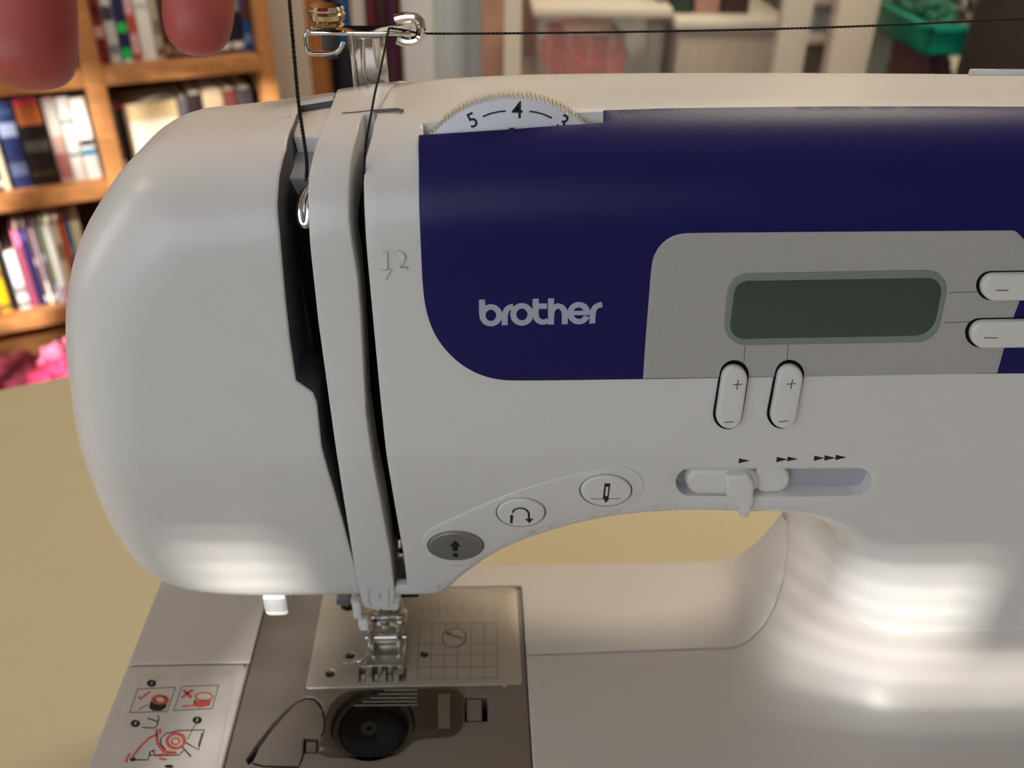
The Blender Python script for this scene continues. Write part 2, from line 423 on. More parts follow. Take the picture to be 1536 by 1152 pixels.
# ---- left face cover, lever guard strip and main housing
gl = [(449, 155), (438, 185), (428, 222), (418, 262), (415, 309), (419, 350), (422, 382), (428, 450), (434.6, 510), (443.7, 572), (469, 590), (475, 605), (482, 669), (500, 733), (514, 783), (533, 855), (540, 893)]
sl = [(502, 149), (492, 175), (482, 200), (470, 235), (463.5, 268), (462.7, 298), (464, 340), (467, 382), (478, 484), (496.6, 619), (508, 697), (519, 767), (533, 855), (541.7, 898)]
sr = [(546, 173), (536.7, 205), (527, 245), (524, 285), (525, 330), (529, 364), (536.7, 411), (542, 473), (549.5, 619), (558, 678), (572, 753), (586, 830), (593, 890)]
hl = [(566, 173), (558, 205), (549.5, 236), (546, 273), (547.6, 327), (551, 382), (558.6, 466), (567.7, 564), (573, 619), (579, 675), (586, 719), (596, 778), (605.5, 830), (611, 877)]
def off_curve(rail, a, i_from, i_to, stepi=2):
    idx = list(range(i_from, i_to, stepi if i_to > i_from else -stepi)); return [rail.P[i] + rail.N[i] * a for i in idx]
# left cover: groove edge upwards, seam over the top, round the left end and back along the bottom
g_dom = doms(gl[::-1], rail_all)
seam1 = doms([(499, 147), (503, 138)], rail_all)
xs = seam1[-1][0]
topL = [A([xs + 1.0, rail_all.P[np.abs(rail_all.P[:, 0] - xs).argmin() if False else -1][1] + AMAX])]
cand = [i for i in range(len(LR)) if LR[i, 1] > 150]; it = min(cand, key=lambda i: abs(LR[i, 0] - xs)); topz = LR[it, 1]
ib = min([i for i in range(len(LR)) if LR[i, 1] < 110], key=lambda i: abs((LR[i] + N_O[i] * 12)[0] - g_dom[0][0]))
def amax_at(i): return O3[i, 2] * PI / 2 + (YB - O3[i, 2])
poly = list(g_dom) + [seam1[0], seam1[1]] + [LR[i] + N_O[i] * amax_at(i) for i in range(it, ib, -1)]
poly += [LR[ib] + N_O[ib] * 12 * 0 + N_O[ib] * amax_at(ib)]
poly = A(poly)
face_cover = part(patch('face_cover', poly, S_all, ['shell', 'chan'], None, bev=0.7, depth=24, step=4, wall_mat=1, rs=2.5))
# strip
s_left = doms(sl[::-1]); s_right = doms(sr)
tip = doms([(592, 905), (587, 910), (580, 912.5), (553, 912), (546, 908), (543, 901)])
topR = doms([(566, 166), (584, 137)]); stop_l = doms([(502.5, 147), (506, 138)])
x_sr = topR[-1][0] + 2
poly = list(s_left) + list(stop_l) + [A([stop_l[-1][0] + 1, topz + AMAX - 8]), A([x_sr, topz + AMAX - 6])] + list(topR[::-1]) + list(doms([(560, 172)])) + list(s_right) + list(tip)
strip = part(patch('lever_guard_strip', A(poly), S_top, ['shell', 'chan'], None, top=0.7, bev=0.6, depth=14, step=4, rs=2.5))
# arch and pillar outline (outer edge) with growing edge radius
arch_px = [(593, 894), (640, 893.5), (660, 892), (676, 883), (692, 868), (725, 843), (765, 820), (830, 797), (900, 779.5), (980, 770), (1060, 768), (1120, 771)]
arch = [(*unproj(u, v, 1.2), 4.0) for u, v in arch_px]
arch += [(100, 93.0, 6), (114, 87, 11), (124, 77, 17), (130.5, 64, 22), (133.5, 48, 25), (135, 30, 27), (135.3, 12, 28), (135.5, -2, 28)]
AR = chaikin(A(arch), 3, closed=False); AR = resample(AR, 2.2, closed=False)
NA = normals_open(AR[:, :2], -1)
for _ in range(3): NA[1:-1] = (NA[:-2] + NA[1:-1] * 2 + NA[2:]) / 4
NA[-1] = NA[-2] = (-1, 0); NA /= np.linalg.norm(NA, axis=1, keepdims=True)
AI = AR[:, :2] - NA * AR[:, 2:3]
XR = 216.0
h_left = doms(hl)                             # top to bottom
top_pts = [A([XR, topz + AMAX]), A([x_sr, topz + AMAX])]
seamR = doms([(585, 137), (567, 167)])
notch = doms([(611, 877), (594, 878.5)])
housing_poly = list(seamR) + list(h_left) + [notch[1]] + list(AI) + [A([XR, -2.0])] + top_pts
rec = [(634, 203.5), (635, 185), (700, 180), (905, 167.5), (905, 185.5), (768, 196)]
rec_dom = doms(rec)
slot_px = [(245, 1040), (893, 1037)]
def c1(x, y): return (940 + x / 2.577, 320 + y / 2.577)
def c2(x, y): return (600 + x / 2.0757, 640 + y / 2.0757)
def px_pill(a, b, r, rail=None, n=10): return doms(pill(a, b, r, n), rail)
slot = px_pill((1034, 723.5), (1287, 722.5), 20.5)
bm = bmesh.new()
patch_into(bm, A(housing_poly), S_top, bev=0.02, depth=3, step=4, rs=2.2, holes=[rec_dom, slot], hole_depth=7, wall=True)
nA = len(AI); rings = []
for k in range(0, 8):
    th = PI / 2 * k / 7; P = [(AI[i, 0] + NA[i, 0] * AR[i, 2] * math.sin(th), AR[i, 2] * (1 - math.cos(th)), AI[i, 1] + NA[i, 1] * AR[i, 2] * math.sin(th)) for i in range(nA)]; rings.append(warp(P))
for yb in (0.35, 0.7, 1.0): rings.append(warp([(AR[i, 0], AR[i, 2] + (YB - AR[i, 2]) * yb, AR[i, 1]) for i in range(nA)]))
rv = [[bm.verts.new(p) for p in R] for R in rings]
for a in range(len(rv) - 1):
    for i in range(nA - 1): bm.faces.new([rv[a][i], rv[a][i + 1], rv[a + 1][i + 1], rv[a + 1][i]])
housing = part(finish('arm_housing', bm, ['shell', 'gloss'], None, angle=40))
# rear cover, closing the shell behind
back = [o for o in O3[:, :2]] ; back = A(back)
bp_ = np.vstack([back, [[XR, back[-1, 1]], [XR, 0]], AR[::-1][:, :2]])
bp_ = bp_[(bp_[:, 0] <= XR + .1)]
def backmap(Q, off): Q = A(Q).reshape(-1, 2); z = Q[:, 1].copy(); k = np.clip((z - 140) / 30, 0, 1); return np.stack([Q[:, 0], YB + np.asarray(off) * np.ones(len(Q)) + undercut(Q[:, 0], z), z - drop(YB) * k], 1)
part(patch('rear_cover', bp_, backmap, 'shell', None, bev=0.3, depth=3, step=14, rs=6, top=2))
bm = bmesh.new(); box_into(bm, (XR + 11, 41, 70), (22, 80, 290), 8); part(finish('end_cover', bm, 'shell', None, weld=0))
# dark interior behind the grooves
inner = doms([(400, 200), (418, 300), (440, 500), (470, 640), (520, 868), (590, 868), (606, 868), (600, 760), (590, 640), (575, 470), (570, 300), (575, 190), (500, 195), (450, 190)])
part(patch('inner_chassis', inner, S_top, 'black', None, top=-20, bev=0.3, depth=3, step=6))
part(patch('thread_channel_step', doms([(440, 150), (508, 146), (500, 193), (436, 193)]), S_top, 'shell', None, top=-2.5, bev=0.5, depth=14, step=5))
part(patch('thread_channel_floor', doms([(425, 190), (500, 190), (486, 232), (470, 246), (410, 246)]), S_top, 'recess', None, top=-7, bev=0.4, depth=8, step=5))
part(patch('groove_end_block', doms([(540, 166), (572, 166), (568, 196), (536, 196)]), S_top, 'recess', None, top=-7, bev=0.4, depth=12, step=5))
# thread take-up lever in the groove
def sh(u, v, off): return S_top([dom(u, v)], off)[0]
lev = [(456, 262), (446, 275), (440, 300), (440, 325), (446, 343), (452, 340), (453, 318), (452, 295), (458, 275)]
part(tube('take_up_lever', smooth3([sh(u, v, -7) for u, v in lev], 2), 1.3, 'chrome', None))
bm = bmesh.new(); box_into(bm, sh(462, 345, -16), (4, 6, 22), 0.6); part(finish('take_up_arm', bm, 'black', None, weld=0))
# presser lever and bar end glimpsed at the foot of the right groove
part(tube('presser_bar', [(-33, 36, 84), (-33.5, 36, 14)], 2.6, 'steel', None, 16))
part(tube('needle_bar', [(-38.5, 31, 90), (-38.8, 31, 36)], 2.6, 'chrome', None, 16))
bm = bmesh.new(); box_into(bm, (-27.5, 25, 72), (4, 8, 9), .8); part(finish('bar_clamp', bm, 'black', None, weld=0))
bm = bmesh.new(); box_into(bm, (-28, 20, 62), (3, 3, 3), .8); part(finish('bar_clamp_screw', bm, 'chrome', None, weld=0))

# ---- navy panel, silver panel
blue_px = [(628.5, 204), (700, 199.5), (768, 195), (905, 185.5), (905, 167.5), (1000, 164.5), (1200, 162), (1400, 161.5), (1500, 162)]
bl = list(doms(blue_px)); zt = bl[-1][1]
zb = unproj(1536, 559)[1]
bl += [A([XR - 2, zt + .5]), A([XR - 2, zb - .3])]
bl += list(chaikin(doms([(1430, 560), (1200, 564), (965, 568), (780, 570.5), (745, 569), (715, 560), (688, 544), (664, 520), (648, 494), (638, 462), (633.5, 425), (630, 340), (628, 260)]), 2, closed=False))
blue = part(patch('navy_panel', A(bl), S_top, ['blue'], None, top=0.6, bev=0.4, depth=1.0, step=3))
sil_px = [c1(62, 634), c1(72, 480), c1(84, 330), c1(94, 200), c1(103, 160), c1(128, 118), c1(165, 88), c1(205, 75), c1(260, 72), c1(800, 68), c1(1488, 63), c1(1503, 68), c1(1545, 112), c1(1580, 165), c1(1560, 230), c1(1528, 300), c1(1495, 385), c1(1462, 490), c1(1428, 613), c1(760, 624)]
sil = doms(sil_px); sil = np.vstack([chaikin(sil[2:10], 2, closed=False), sil[10:], sil[:2]])
silver = part(patch('silver_panel', sil, S_top, ['silver'], None, top=0.74, bev=0.15, depth=0.3, step=5))
strokes_map = S_top
# display
lo = rounded([c1(392, 228), c1(1250, 212), c1(1193, 492), c1(366, 505)], [32, 30, 38, 32], 8)
li = rounded([c1(418, 256), c1(1222, 243), c1(1180, 466), c1(392, 480)], [22, 20, 34, 20], 8)
bm = bmesh.new(); patch_into(bm, doms(lo), S_top, top=1.05, bev=0.2, depth=0.5, step=3, rs=1, holes=[doms(li)], hole_depth=0.9)
part(finish('display_surround', bm, 'lcdframe', None))
part(patch('display_screen', doms(li), S_top, 'lcd', None, top=0.84, bev=0.05, depth=0.3, step=4))
# thin lines from display to keys
ln = [(c1(455, 506), c1(450, 575)), (c1(622, 503), c1(616, 568)), (c1(1240, 302), c1(1362, 298)), (c1(1222, 418), c1(1330, 414))]
for a, b in ln: part(strokes('panel_line', [(doms([a, b]), 0.2)], S_top, 'line', None, off=0.79, base=0.7))

# ---- logo lettering
def c4(x, y): return (680 + x / 5.908, 420 + y / 5.908)
def arc(cx, cy, r, a0, a1, n=20): return [(cx + r * math.cos(math.radians(a0 + (a1 - a0) * k / n)), cy - r * math.sin(math.radians(a0 + (a1 - a0) * k / n))) for k in range(n + 1)]
W = 51 / 5.908 / 5.2
L_ = []
def ls(pts, closed=False, wd=W): L_.append((doms([c4(x, y) for x, y in pts]), wd, closed))
ls([(254, 165), (255, 300)]); ls(arc(332, 303, 74, 0, 360, 40)[:-1], True)
ls([(454, 390), (454, 320), (460, 280), (474, 250), (500, 231), (530, 226)])
ls(arc(607, 295, 76, 0, 360, 40)[:-1], True)
ls([(728, 157), (728, 295), (735, 328), (755, 352), (785, 364), (812, 360), (838, 350)]); ls([(728, 223), (828, 221)])
ls([(864, 153), (864, 384)]); ls([(866, 300), (872, 262), (890, 236), (925, 218), (958, 230), (980, 258), (987, 290), (986, 381)])
ls(arc(1110, 284, 75, -1, 338, 40)); ls([(1050, 283), (1204, 281)], wd=W * .8)
ls([(1229, 375), (1231, 300), (1238, 262), (1255, 232), (1280, 215), (1317, 208)])
part(strokes('brand_lettering', L_, S_top, 'logo', None, off=0.66, base=0.5, stagger=True))

# ---- keys beside the display
def key(name, a, b, r, gap_a, gap_b, hr, marks):
    w_ = part(patch('key_gap_shade', px_pill(gap_a, gap_b, hr), S_top, 'black', None, top=0.80, bev=0.05, depth=0.5, step=3, rs=1))  # black decal on the panel standing in for the shadow gap round the key
    k_ = patch(name, px_pill(a, b, r), S_top, 'white', None, top=2.6, bev=0.9, depth=2.5, step=2.5, rs=1)
    part(k_)
    inn = px_pill(a, b, r * .62)
    mk = strokes('key_marks', [(doms(s), 0.35) for s in marks], S_top, 'seam', None, off=2.66, base=2.5); mk.parent = k_
    return k_
key('plus_minus_key', (1099.5, 563), (1091.5, 618), 19.2, (1100.5, 560), (1090.8, 620), 22, [[(1096, 570), (1110, 569)], [(1104, 563), (1102, 577)], [(1083, 626), (1098, 625)]])
key('plus_minus_key', (1182.5, 562), (1172.5, 617.5), 19.2, (1183.2, 559.5), (1171.6, 619), 22, [[(1176, 569), (1190, 568)], [(1185, 562), (1182, 576)], [(1164, 625), (1179, 624)]])
key('side_key', (1487, 426.5), (1600, 425), 20, (1484, 426.5), (1600, 425), 22, [[(1487, 429), (1506, 429)]])
key('side_key', (1471, 497), (1600, 495), 20, (1467.5, 497), (1600, 495), 22, [[(1470, 500), (1490, 500)]])

# ---- speed slider
part(patch('slider_slot_floor', px_pill((1030, 722), (1290, 721), 26), S_top, 'recess', None, top=-5, bev=0.1, depth=1, step=5))
part(patch('slider_slot_shutter', px_pill((1150, 724), (1168, 723), 19.5), S_top, 'white', None, top=-1.2, bev=1.2, depth=3, step=3, rs=1))
knob = px_pill((1048, 722), (1120, 722), 18.5)
sb = part(patch('speed_slider', knob, S_top, 'white', None, top=0.9, bev=1.8, depth=4, step=3, rs=1))
tab = doms(rounded([(1086, 706), (1120, 704), (1128, 716), (1127, 745), (1120, 768), (1108, 768), (1098, 745), (1084, 734)], [6, 6, 6, 4, 4, 4, 6, 8], 5))
tb = patch('slider_tab', tab, S_top, 'white', None, top=3.2, bev=1.2, depth=3.5, step=2.5, rs=1); tb.parent = sb
def tri(x0, x1, y, h=9): return ('fill', doms([c1(x0, y - h), c1(x1, y), c1(x0 - 2, y + h + 1)]))
part(strokes('speed_marks', [tri(434, 476, 956), tri(580, 622, 951, 10), tri(622, 662, 949, 9), tri(725, 765, 946, 10), tri(765, 808, 945, 10), tri(808, 850, 943, 10)], S_top, 'ink', None, off=0.07))

# ---- round buttons on their long raised bezel
bez = [c2(66, 350), c2(72, 395), c2(100, 422), c2(150, 434), c2(205, 430), c2(260, 405), c2(330, 358), c2(420, 318), c2(520, 288), c2(620, 268), c2(700, 252), c2(745, 222), c2(763, 185), c2(750, 150), c2(718, 130), c2(680, 124), c2(600, 134), c2(480, 163), c2(360, 200), c2(250, 245), c2(150, 290), c2(95, 315)]
bz = doms(chaikin(A(bez), 2))
part(patch('button_bezel', bz, S_top, 'gloss', None, top=0.45, bev=0.4, depth=0.6, step=4, rs=1.5))
def rbutton(name, c, rx, ry, mt, marks, topv=1.7):
    cu, cv = c2(*c); rx /= 2.0757; ry /= 2.0757
    part(patch('button_gap_shade', doms(ellipse((cu, cv + .5), rx * 1.035, ry * 1.05, 44)), S_top, 'chan', None, top=0.5, bev=0.03, depth=0.4, step=3, rs=1))  # grey decal on the bezel standing in for the dark gap round the button
    b_ = part(patch(name, doms(ellipse((cu, cv - 1), rx * .98, ry * .97, 44)), S_top, mt, None, top=topv, bev=0.7, depth=1.6, step=2.5, rs=1, dome=0.0))
    mk = strokes('button_symbol', marks, S_top, 'ink', None, off=topv + .07, base=topv - .2); mk.parent = b_
    return b_
def c2s(pts): return doms([c2(x, y) for x, y in pts])
rbutton('start_stop_button', (173, 366), 86, 44, 'startbtn', [('fill', c2s([(172, 343), (190, 362), (181, 362), (181, 376), (163, 376), (163, 362), (153, 362)])), ('fill', c2s([(165, 383), (180, 383), (181, 395), (165, 395)]))])
rbutton('reverse_button', (376, 262), 76, 44, 'white', [(c2s([(350, 257), (355, 248), (368, 243), (380, 243), (393, 248), (400, 257), (401, 276)]), 0.75), ('fill', c2s([(388, 276), (415, 276), (402, 290)])), ('fill', c2s([(343, 264), (352, 264), (350, 290), (342, 290)]))])
rbutton('needle_position_button', (640, 194), 80, 48, 'white', [(c2s([(644, 166), (638, 215)]), 1.9), ('fill', c2s([(632, 213), (650, 213), (638, 228)])), (c2s([(592, 214), (684, 213)]), 0.25)])
part(strokes('bezel_mark', [('fill', doms([(737, 816), (746, 820), (738, 821)]))], S_top, 'seam', None, off=0.1))
nb = strokes('needle_symbol_slot', [(c2s([(643, 176), (640, 204)]), 0.75)], S_top, 'white', None, off=1.85, base=1.5); part(nb)

# ---- moulded marks: arrow and 2, 3 in its return arrow, 1
def text_mesh(name, txt, size, mapf, anchor, mt, off, base=0, rot=0.0, xs_=1.0):
    cu = bpy.data.curves.new(name, 'FONT'); cu.body = txt; cu.size = 1; cu.extrude = 0.01; cu.offset = 0.008; cu.align_x = 'CENTER'; cu.align_y = 'CENTER'
    t = bpy.data.objects.new(name, cu); COL.objects.link(t); dg = bpy.context.evaluated_depsgraph_get(); dg.update()
    me = bpy.data.meshes.new_from_object(t.evaluated_get(dg)); bpy.data.objects.remove(t)
    bm = bmesh.new(); bm.from_mesh(me); ax, ay = anchor
    co = A([tuple(v.co) for v in bm.verts]); c_, s_ = math.cos(rot), math.sin(rot)
    X_ = co[:, 0] * size * xs_; Y_ = co[:, 1] * size
    Q = np.stack([ax + X_ * c_ - Y_ * s_, ay + X_ * s_ + Y_ * c_], 1); P = mapf(Q, np.where(co[:, 2] > 0, off, base))
    for v, p in zip(bm.verts, P): v.co = p
    return finish(name, bm, mt, None, smooth=False, weld=0)
part(text_mesh('moulded_number', '2', 8.0, S_top, dom(600, 392), 'shell', 0.7))
part(strokes('moulded_arrow', [(doms([(577, 376), (578, 404)]), 1.3), ('fill', doms([(569, 403), (587, 403), (578, 419)]))], S_top, 'shell', None, off=0.7))
part(text_mesh('moulded_number', '3', 6.2, S_top, dom(566, 893), 'shell', 1.15, 0.6))
part(strokes('moulded_arrow', [(doms([(551, 884), (552, 900), (557, 906), (575, 906), (582, 902), (581, 880)]), 0.8), ('fill', doms([(545, 886), (557, 884), (550, 878)]))], S_top, 'shell', None, off=1.1, base=.6))
part(text_mesh('moulded_number', '1', 4.5, S_all, dom(524, 880, rail_all), 'shell', 0.3))
part(text_mesh('moulded_number', '5', 4.2, S_all, dom(508, 881, rail_all), 'shell', 0.3))
part(strokes('moulded_arrow', [(doms([(432, 165), (430, 178)], rail_all), 0.8), (doms([(412, 172), (420, 176), (434, 176)], rail_all), 0.8)], S_all, 'shell', None, off=0.35))
part(strokes('guide_slit', [(doms([(514, 174), (540, 172), (566, 169), (597, 167), (605, 169)]), 0.5)], S_top, 'seam', None, off=0.9, base=0.1))

# ---- tension dial in its recess
part(patch('dial_recess', doms([(625, 212), (626, 180), (700, 172), (915, 160), (915, 192), (768, 203)]), S_top, 'recess', None, top=-6, bev=0.2, depth=2, step=5))
DC = Vector((9.5, 16.5, 196.6)); DR = 28.0
ndl = part(lathe('tension_dial', [(DR - .8, 0), (DR - .3, .3), (DR, .8), (DR, 4.2), (DR - .6, 4.8)], DC, (0, 1, 0), ['dial'], None, 96))
bm = bmesh.new()
for k in range(150):
    t = 2 * PI * k / 150; c = DC + Vector((math.cos(t) * (DR + .15), 2.4, math.sin(t) * (DR + .15)))
    box_into(bm, c, (.9, 4.6, .62), 0, Matrix.Rotation(-t, 3, 'Y'))
rg = finish('dial_ridges', bm, 'ridge', ndl, smooth=False, weld=0)
rg.matrix_parent_inverse = Matrix.Identity(4)
def dial_map(Q, off): Q = A(Q).reshape(-1, 2); return np.stack([Q[:, 0], np.full(len(Q), DC.y) - np.asarray(off), Q[:, 1]], 1)
def dpx(u, v): p = on_y(u, v, DC.y); return (p[0], p[2])
def sub(o, p): o.parent = p; return o
for ch, u, v, r in (('5', 709, 181, .42), ('4', 776, 166, 0), ('3', 844, 184, -.5)):
    sub(text_mesh('dial_number', ch, 6.4 if ch == '4' else 5.6, dial_map, dpx(u, v), 'ink', 0.08, 0, r, 0.95), ndl)
sub(strokes('dial_arc', [([dpx(724, 175), dpx(735, 170.5), dpx(748, 167.5), dpx(759, 166.5)], 0.45), ([dpx(794, 167), dpx(805, 168.5), dpx(817, 172), dpx(828, 177)], 0.45)], dial_map, 'ink', None, off=0.08), ndl)
part(strokes('dial_pointer', [(doms([(768, 194), (768.3, 203)]), 1.6)], S_top, 'ink', None, off=0.6, base=0.3))

# ---- seat for the spool pin at the right of the top
part(patch('spool_seat', doms([(1452, 107), (1454, 104), (1536, 104), (1580, 107), (1580, 113), (1452, 113)]), S_top, 'shell', None, top=1.8, bev=0.5, depth=2, step=5))

# ------------------------------------------------------------------ bed of the machine
def bed_h(x, y):
    x = np.asarray(x, float); y = np.asarray(y, float); r = 28.0
    qx = np.maximum(0, 135.5 + r - x); qy = np.maximum(0, r - y); e = np.maximum(0, np.hypot(qx, qy) - r)
    return 40 * np.maximum(0, 1 - e / 42) ** 4
def bed_map(Q, off):
    Q = A(Q).reshape(-1, 2); h = bed_h(Q[:, 0], Q[:, 1]); return np.stack([Q[:, 0], Q[:, 1], h + np.asarray(off)], 1)
def bd(u, v):
    z = 0.0
    for _ in range(60):
        p = on_z(u, v, z); z += 0.35 * (float(bed_h(p[0], p[1])) - z)
    return A([p[0], p[1]])
def bds(px): return A([bd(u, v) for u, v in px])
seam_px = [(800, 981.5), (900, 978), (1000, 974.5), (1080, 971.5)]
seam = [A([18.4, bd(795, 981.6)[1]])] + list(bds(seam_px)) + list(A([(103, 28.2), (110, 31), (117, 36), (122.5, 42), (127, 50), (130.5, 60), (132.5, 70), (134, 82)]))
seam = [A(s) for s in seam]
YR = 78.0
XL = -139.3
rear = [A([XL, 25.2]), A([-91.4, 25.2]), A([-91.4, 64.8]), A([18.2, 64.8])] + [s + A([0, .25]) for s in seam] + [A([120, YR]), A([XL, YR])]
rear[-2] = A([132, YR])
rear = [p for p in rear if p[1] <= YR + .01]
part(patch('free_arm_bed', A(rear), bed_map, 'bed', None, bev=0.5, depth=74, step=4, rs=3))
front = [A([s[0], min(s[1], 200)]) - A([0, .25]) for s in seam] + [A([XR + 20, 82]), A([XR + 20, -70]), A([18.4, -70])]
part(patch('front_bed_extension', A(front), bed_map, 'bed', None, bev=0.5, depth=74, step=4, rs=3))
lid = rounded([(XL, 24.6), (-91.4, 24.6), (-91.4, -70), (XL, -70)], [2, .6, 1, 1], 4)
lid_o = part(patch('accessory_lid', lid, bed_map, 'bed', None, bev=1.1, depth=74, step=6, rs=3, top=0.3))
# taupe cover plate with openings for bobbin, thread slot and catches
def c7(x, y): return (340 + x / 3.339, 870 + y / 3.339)
def b7(*pts): return bds([c7(x, y) for x, y in pts])
bc0 = bd(*c7(735, 700)); BR = 15.5
slot_poly = b7((96, 895), (150, 815), (220, 725), (290, 650), (345, 600), (395, 578), (440, 585), (472, 615), (488, 660), (474, 640), (440, 598), (400, 590), (352, 612), (300, 662), (232, 740), (165, 830), (130, 905), (108, 920))
tp = rounded([(-91.0, -70), (17.9, -70), (17.9, 64.4), (-91.0, 64.4)], [1, 1, 2.5, 2], 4)
clip1 = b7((385, 785), (462, 785), (455, 862), (380, 862)); clip2 = b7((1192, 583), (1307, 580), (1307, 703), (1192, 706))
part(patch('cover_plate', tp, bed_map, 'taupe', None, top=-0.5, bev=0.4, depth=20, step=6, rs=2, holes=[ellipse(bc0 - A([0, 1.4]), BR, BR, 40), slot_poly, clip1, clip2, A([(-65, 15.5), (14, 15.5), (14, 62), (-65, 62)])], hole_depth=9))
bm = bmesh.new(); box_into(bm, (-37, 10, -16), (106, 140, 2), .3); part(finish('bobbin_chamber_floor', bm, 'black', None, weld=0))
part(patch('plate_catch', inset(clip1, .8), bed_map, 'taupe', None, top=-1.5, bev=.4, depth=8, step=5, rs=1))
part(patch('cover_latch', inset(b7((1195, 583), (1285, 582), (1285, 702), (1195, 704)), .5), bed_map, 'taupe', None, top=-0.9, bev=.4, depth=8, step=5, rs=1))
part(strokes('guide_outline', [(b7((480, 655), (490, 700), (486, 760), (470, 782)), .7), (b7((128, 915), (180, 930), (358, 934), (372, 905), (385, 862)), .6)], bed_map, 'black', None, off=-.42, base=-.6))
# bobbin in its chamber
bc0 = bc0 - A([0, 1.4])
bo = part(lathe('bobbin', [(10.2, 0), (10.4, .4), (10.2, .9), (7.6, 1.0), (7.6, 9), (10.2, 9.1), (10.4, 9.6), (10.2, 10)], (bc0[0] - 1.5, bc0[1] - 1, -13), (0, 0, 1), 'smoke', None, 40))
sub(lathe('wound_thread', [(7.9, 1.2), (9.3, 1.5), (9.3, 8.5), (7.9, 8.8)], (bc0[0] - 1.5, bc0[1] - 1, -13), (0, 0, 1), 'black', None, 32), bo)
bm = bmesh.new()
lathe_into(bm, [(14.8, 0), (14.8, 9), (13.2, 9), (13.2, 0)], (bc0[0], bc0[1], -13), (0, 0, 1), 40, False)
part(finish('bobbin_case', bm, 'casebrown', None))
part(lathe('bobbin_core', [(3, 0), (3, 10.5), (1.2, 10.5), (1.2, 0)], (bc0[0] - 1.5, bc0[1] - 1, -13), (0, 0, 1), 'chan', None, 24))
# smoked bobbin cover
bcov = chaikin(b7((640, 552), (560, 580), (510, 640), (488, 710), (490, 780), (464, 805), (460, 884), (650, 886), (838, 884), (900, 835), (955, 790), (1110, 784), (1165, 762), (1188, 710), (1190, 600), (1165, 556), (1120, 540), (900, 546)), 1)
cov = part(patch('bobbin_cover', bcov, bed_map, 'smoke', None, top=0.35, bev=0.35, depth=0.8, step=5, rs=1.5))
rb = [(b7((x0, y), (955, y - 2)), .35) for x0, y in ((790, 556), (760, 576), (720, 596), (680, 614), (640, 632))]
sub(strokes('cover_ribs', rb, bed_map, 'plate', None, off=0.55, base=0.3), cov)
sub(patch('cover_grip', b7((1060, 575), (1120, 572), (1120, 745), (1060, 750)), bed_map, 'casebrown', None, top=0.5, bev=.15, depth=.2, step=4, rs=1.5), cov)
# needle plate
npz = 0.25
npl = rounded([(-67.5, 12.0), (8, 12.0), (9.5, 10.6), (11, 12.0), (16.2, 12.0), (16.2, 64.2), (-67.5, 64.2)], [1.5, 0, 0, 0, 1.5, 3, 1.5], 4)
dots = [(c7(620, 380), 1.9), (c7(520, 468), 1.9), (c7(990, 370), 1.8), (c7(612, 125), 3.4)]
feet = [b7((x, 436), (x + 34, 436), (x + 33, 510), (x - 1, 510)) for x in (664, 731, 800, 866)]
fholes = feet
part(patch('needle_plate', npl, bed_map, 'plate', None, top=npz, bev=0.35, depth=1.4, step=5, rs=1.5, holes=[ellipse(bd(*c), r, r, 20) for c, r in dots] + [f for f in feet], hole_depth=6))
fd = []
for k, x in enumerate((668, 735, 804, 870)):
    bm = bmesh.new(); a = bd(*c7(x + 12, 445)); b = bd(*c7(x + 12, 500))
    for q in range(7):
        c = a + (b - a) * q / 6; box_into(bm, (c[0], c[1], -4.2), (1.6, .9, 1.4), 0, Matrix.Rotation(.5, 3, 'X'))
    part(finish('feed_dog', bm, 'steel', None, smooth=False, weld=0))
gl_ = []
for x0, x1, yy in ((960, 1360, 222), (955, 1360, 325), (1015, 1360, 378), (950, 1362, 440), (950, 1362, 497)): gl_.append((b7((x0, yy), (x1, yy - 4)), .3))
for xx in (965, 1030, 1095, 1160, 1225, 1290, 1355): gl_.append((b7((xx, 222), (xx - 6 + (xx - 1160) * .02, 500)), .3))
for xx in (975, 1025, 1065, 1105, 1180, 1270, 1350): gl_.append((b7((xx, 130), (xx, 165)), .3))
part(strokes('seam_guide_lines', gl_, bed_map, 'plateline', None, off=npz + .05, base=npz - .1))
sc_ = bd(*c7(1140, 291))
ps = part(lathe('plate_screw', [(4.6, 0), (4.6, 1.0), (4.0, 1.5)], (sc_[0], sc_[1], -.4), (0, 0, 1), 'plate', None, 32))
sub(strokes('screw_slot', [(b7((1098, 275), (1182, 303)), .9)], bed_map, 'chan', None, off=1.2, base=.9), ps)
part(strokes('screw_ring', [(ellipse(sc_, 4.85, 4.85, 36), .45, True)], bed_map, 'chan', None, off=npz + .06, base=npz - .1))

# threading diagram on the lid
lz = 0.36
def c8(x, y): return (120 + x / 5.908, 1000 + y / 5.908)
def b8(*pts): return bds([c8(x, y) for x, y in pts])
K, Rr = [], []
part(patch('diagram_label', rounded(bds([(200, 1012), (355, 1006), (325, 1152), (290, 1290), (110, 1290), (165, 1120)]), 1, 4), bed_map, 'bed', None, top=.37, bev=.05, depth=.3, step=8))
K.append((b8((515, 205), (850, 188), (772, 405), (440, 412)), .3, True)); K.append((b8((905, 182), (1230, 170), (1172, 378), (830, 394)), .3, True))
for c in ((636, 154), (492, 510), (1040, 480)): K.append(('fill', bds(ellipse(c8(*c), 42 / 5.908, 32 / 5.908, 20))))
def blob(cx, cy, rx, ry): return ('fill', bds(ellipse(c8(cx, cy), rx / 5.908, ry / 5.908, 24)))
K += [('fill', b8((628, 310), (775, 310), (765, 370), (720, 398), (650, 398), (612, 372))), ('fill', b8((1010, 305), (1030, 300), (1040, 365), (1008, 350)))]
Rr += [blob(712, 298, 80, 44), ('fill', b8((1030, 310), (1165, 300), (1150, 352), (1060, 370), (1012, 350)))]
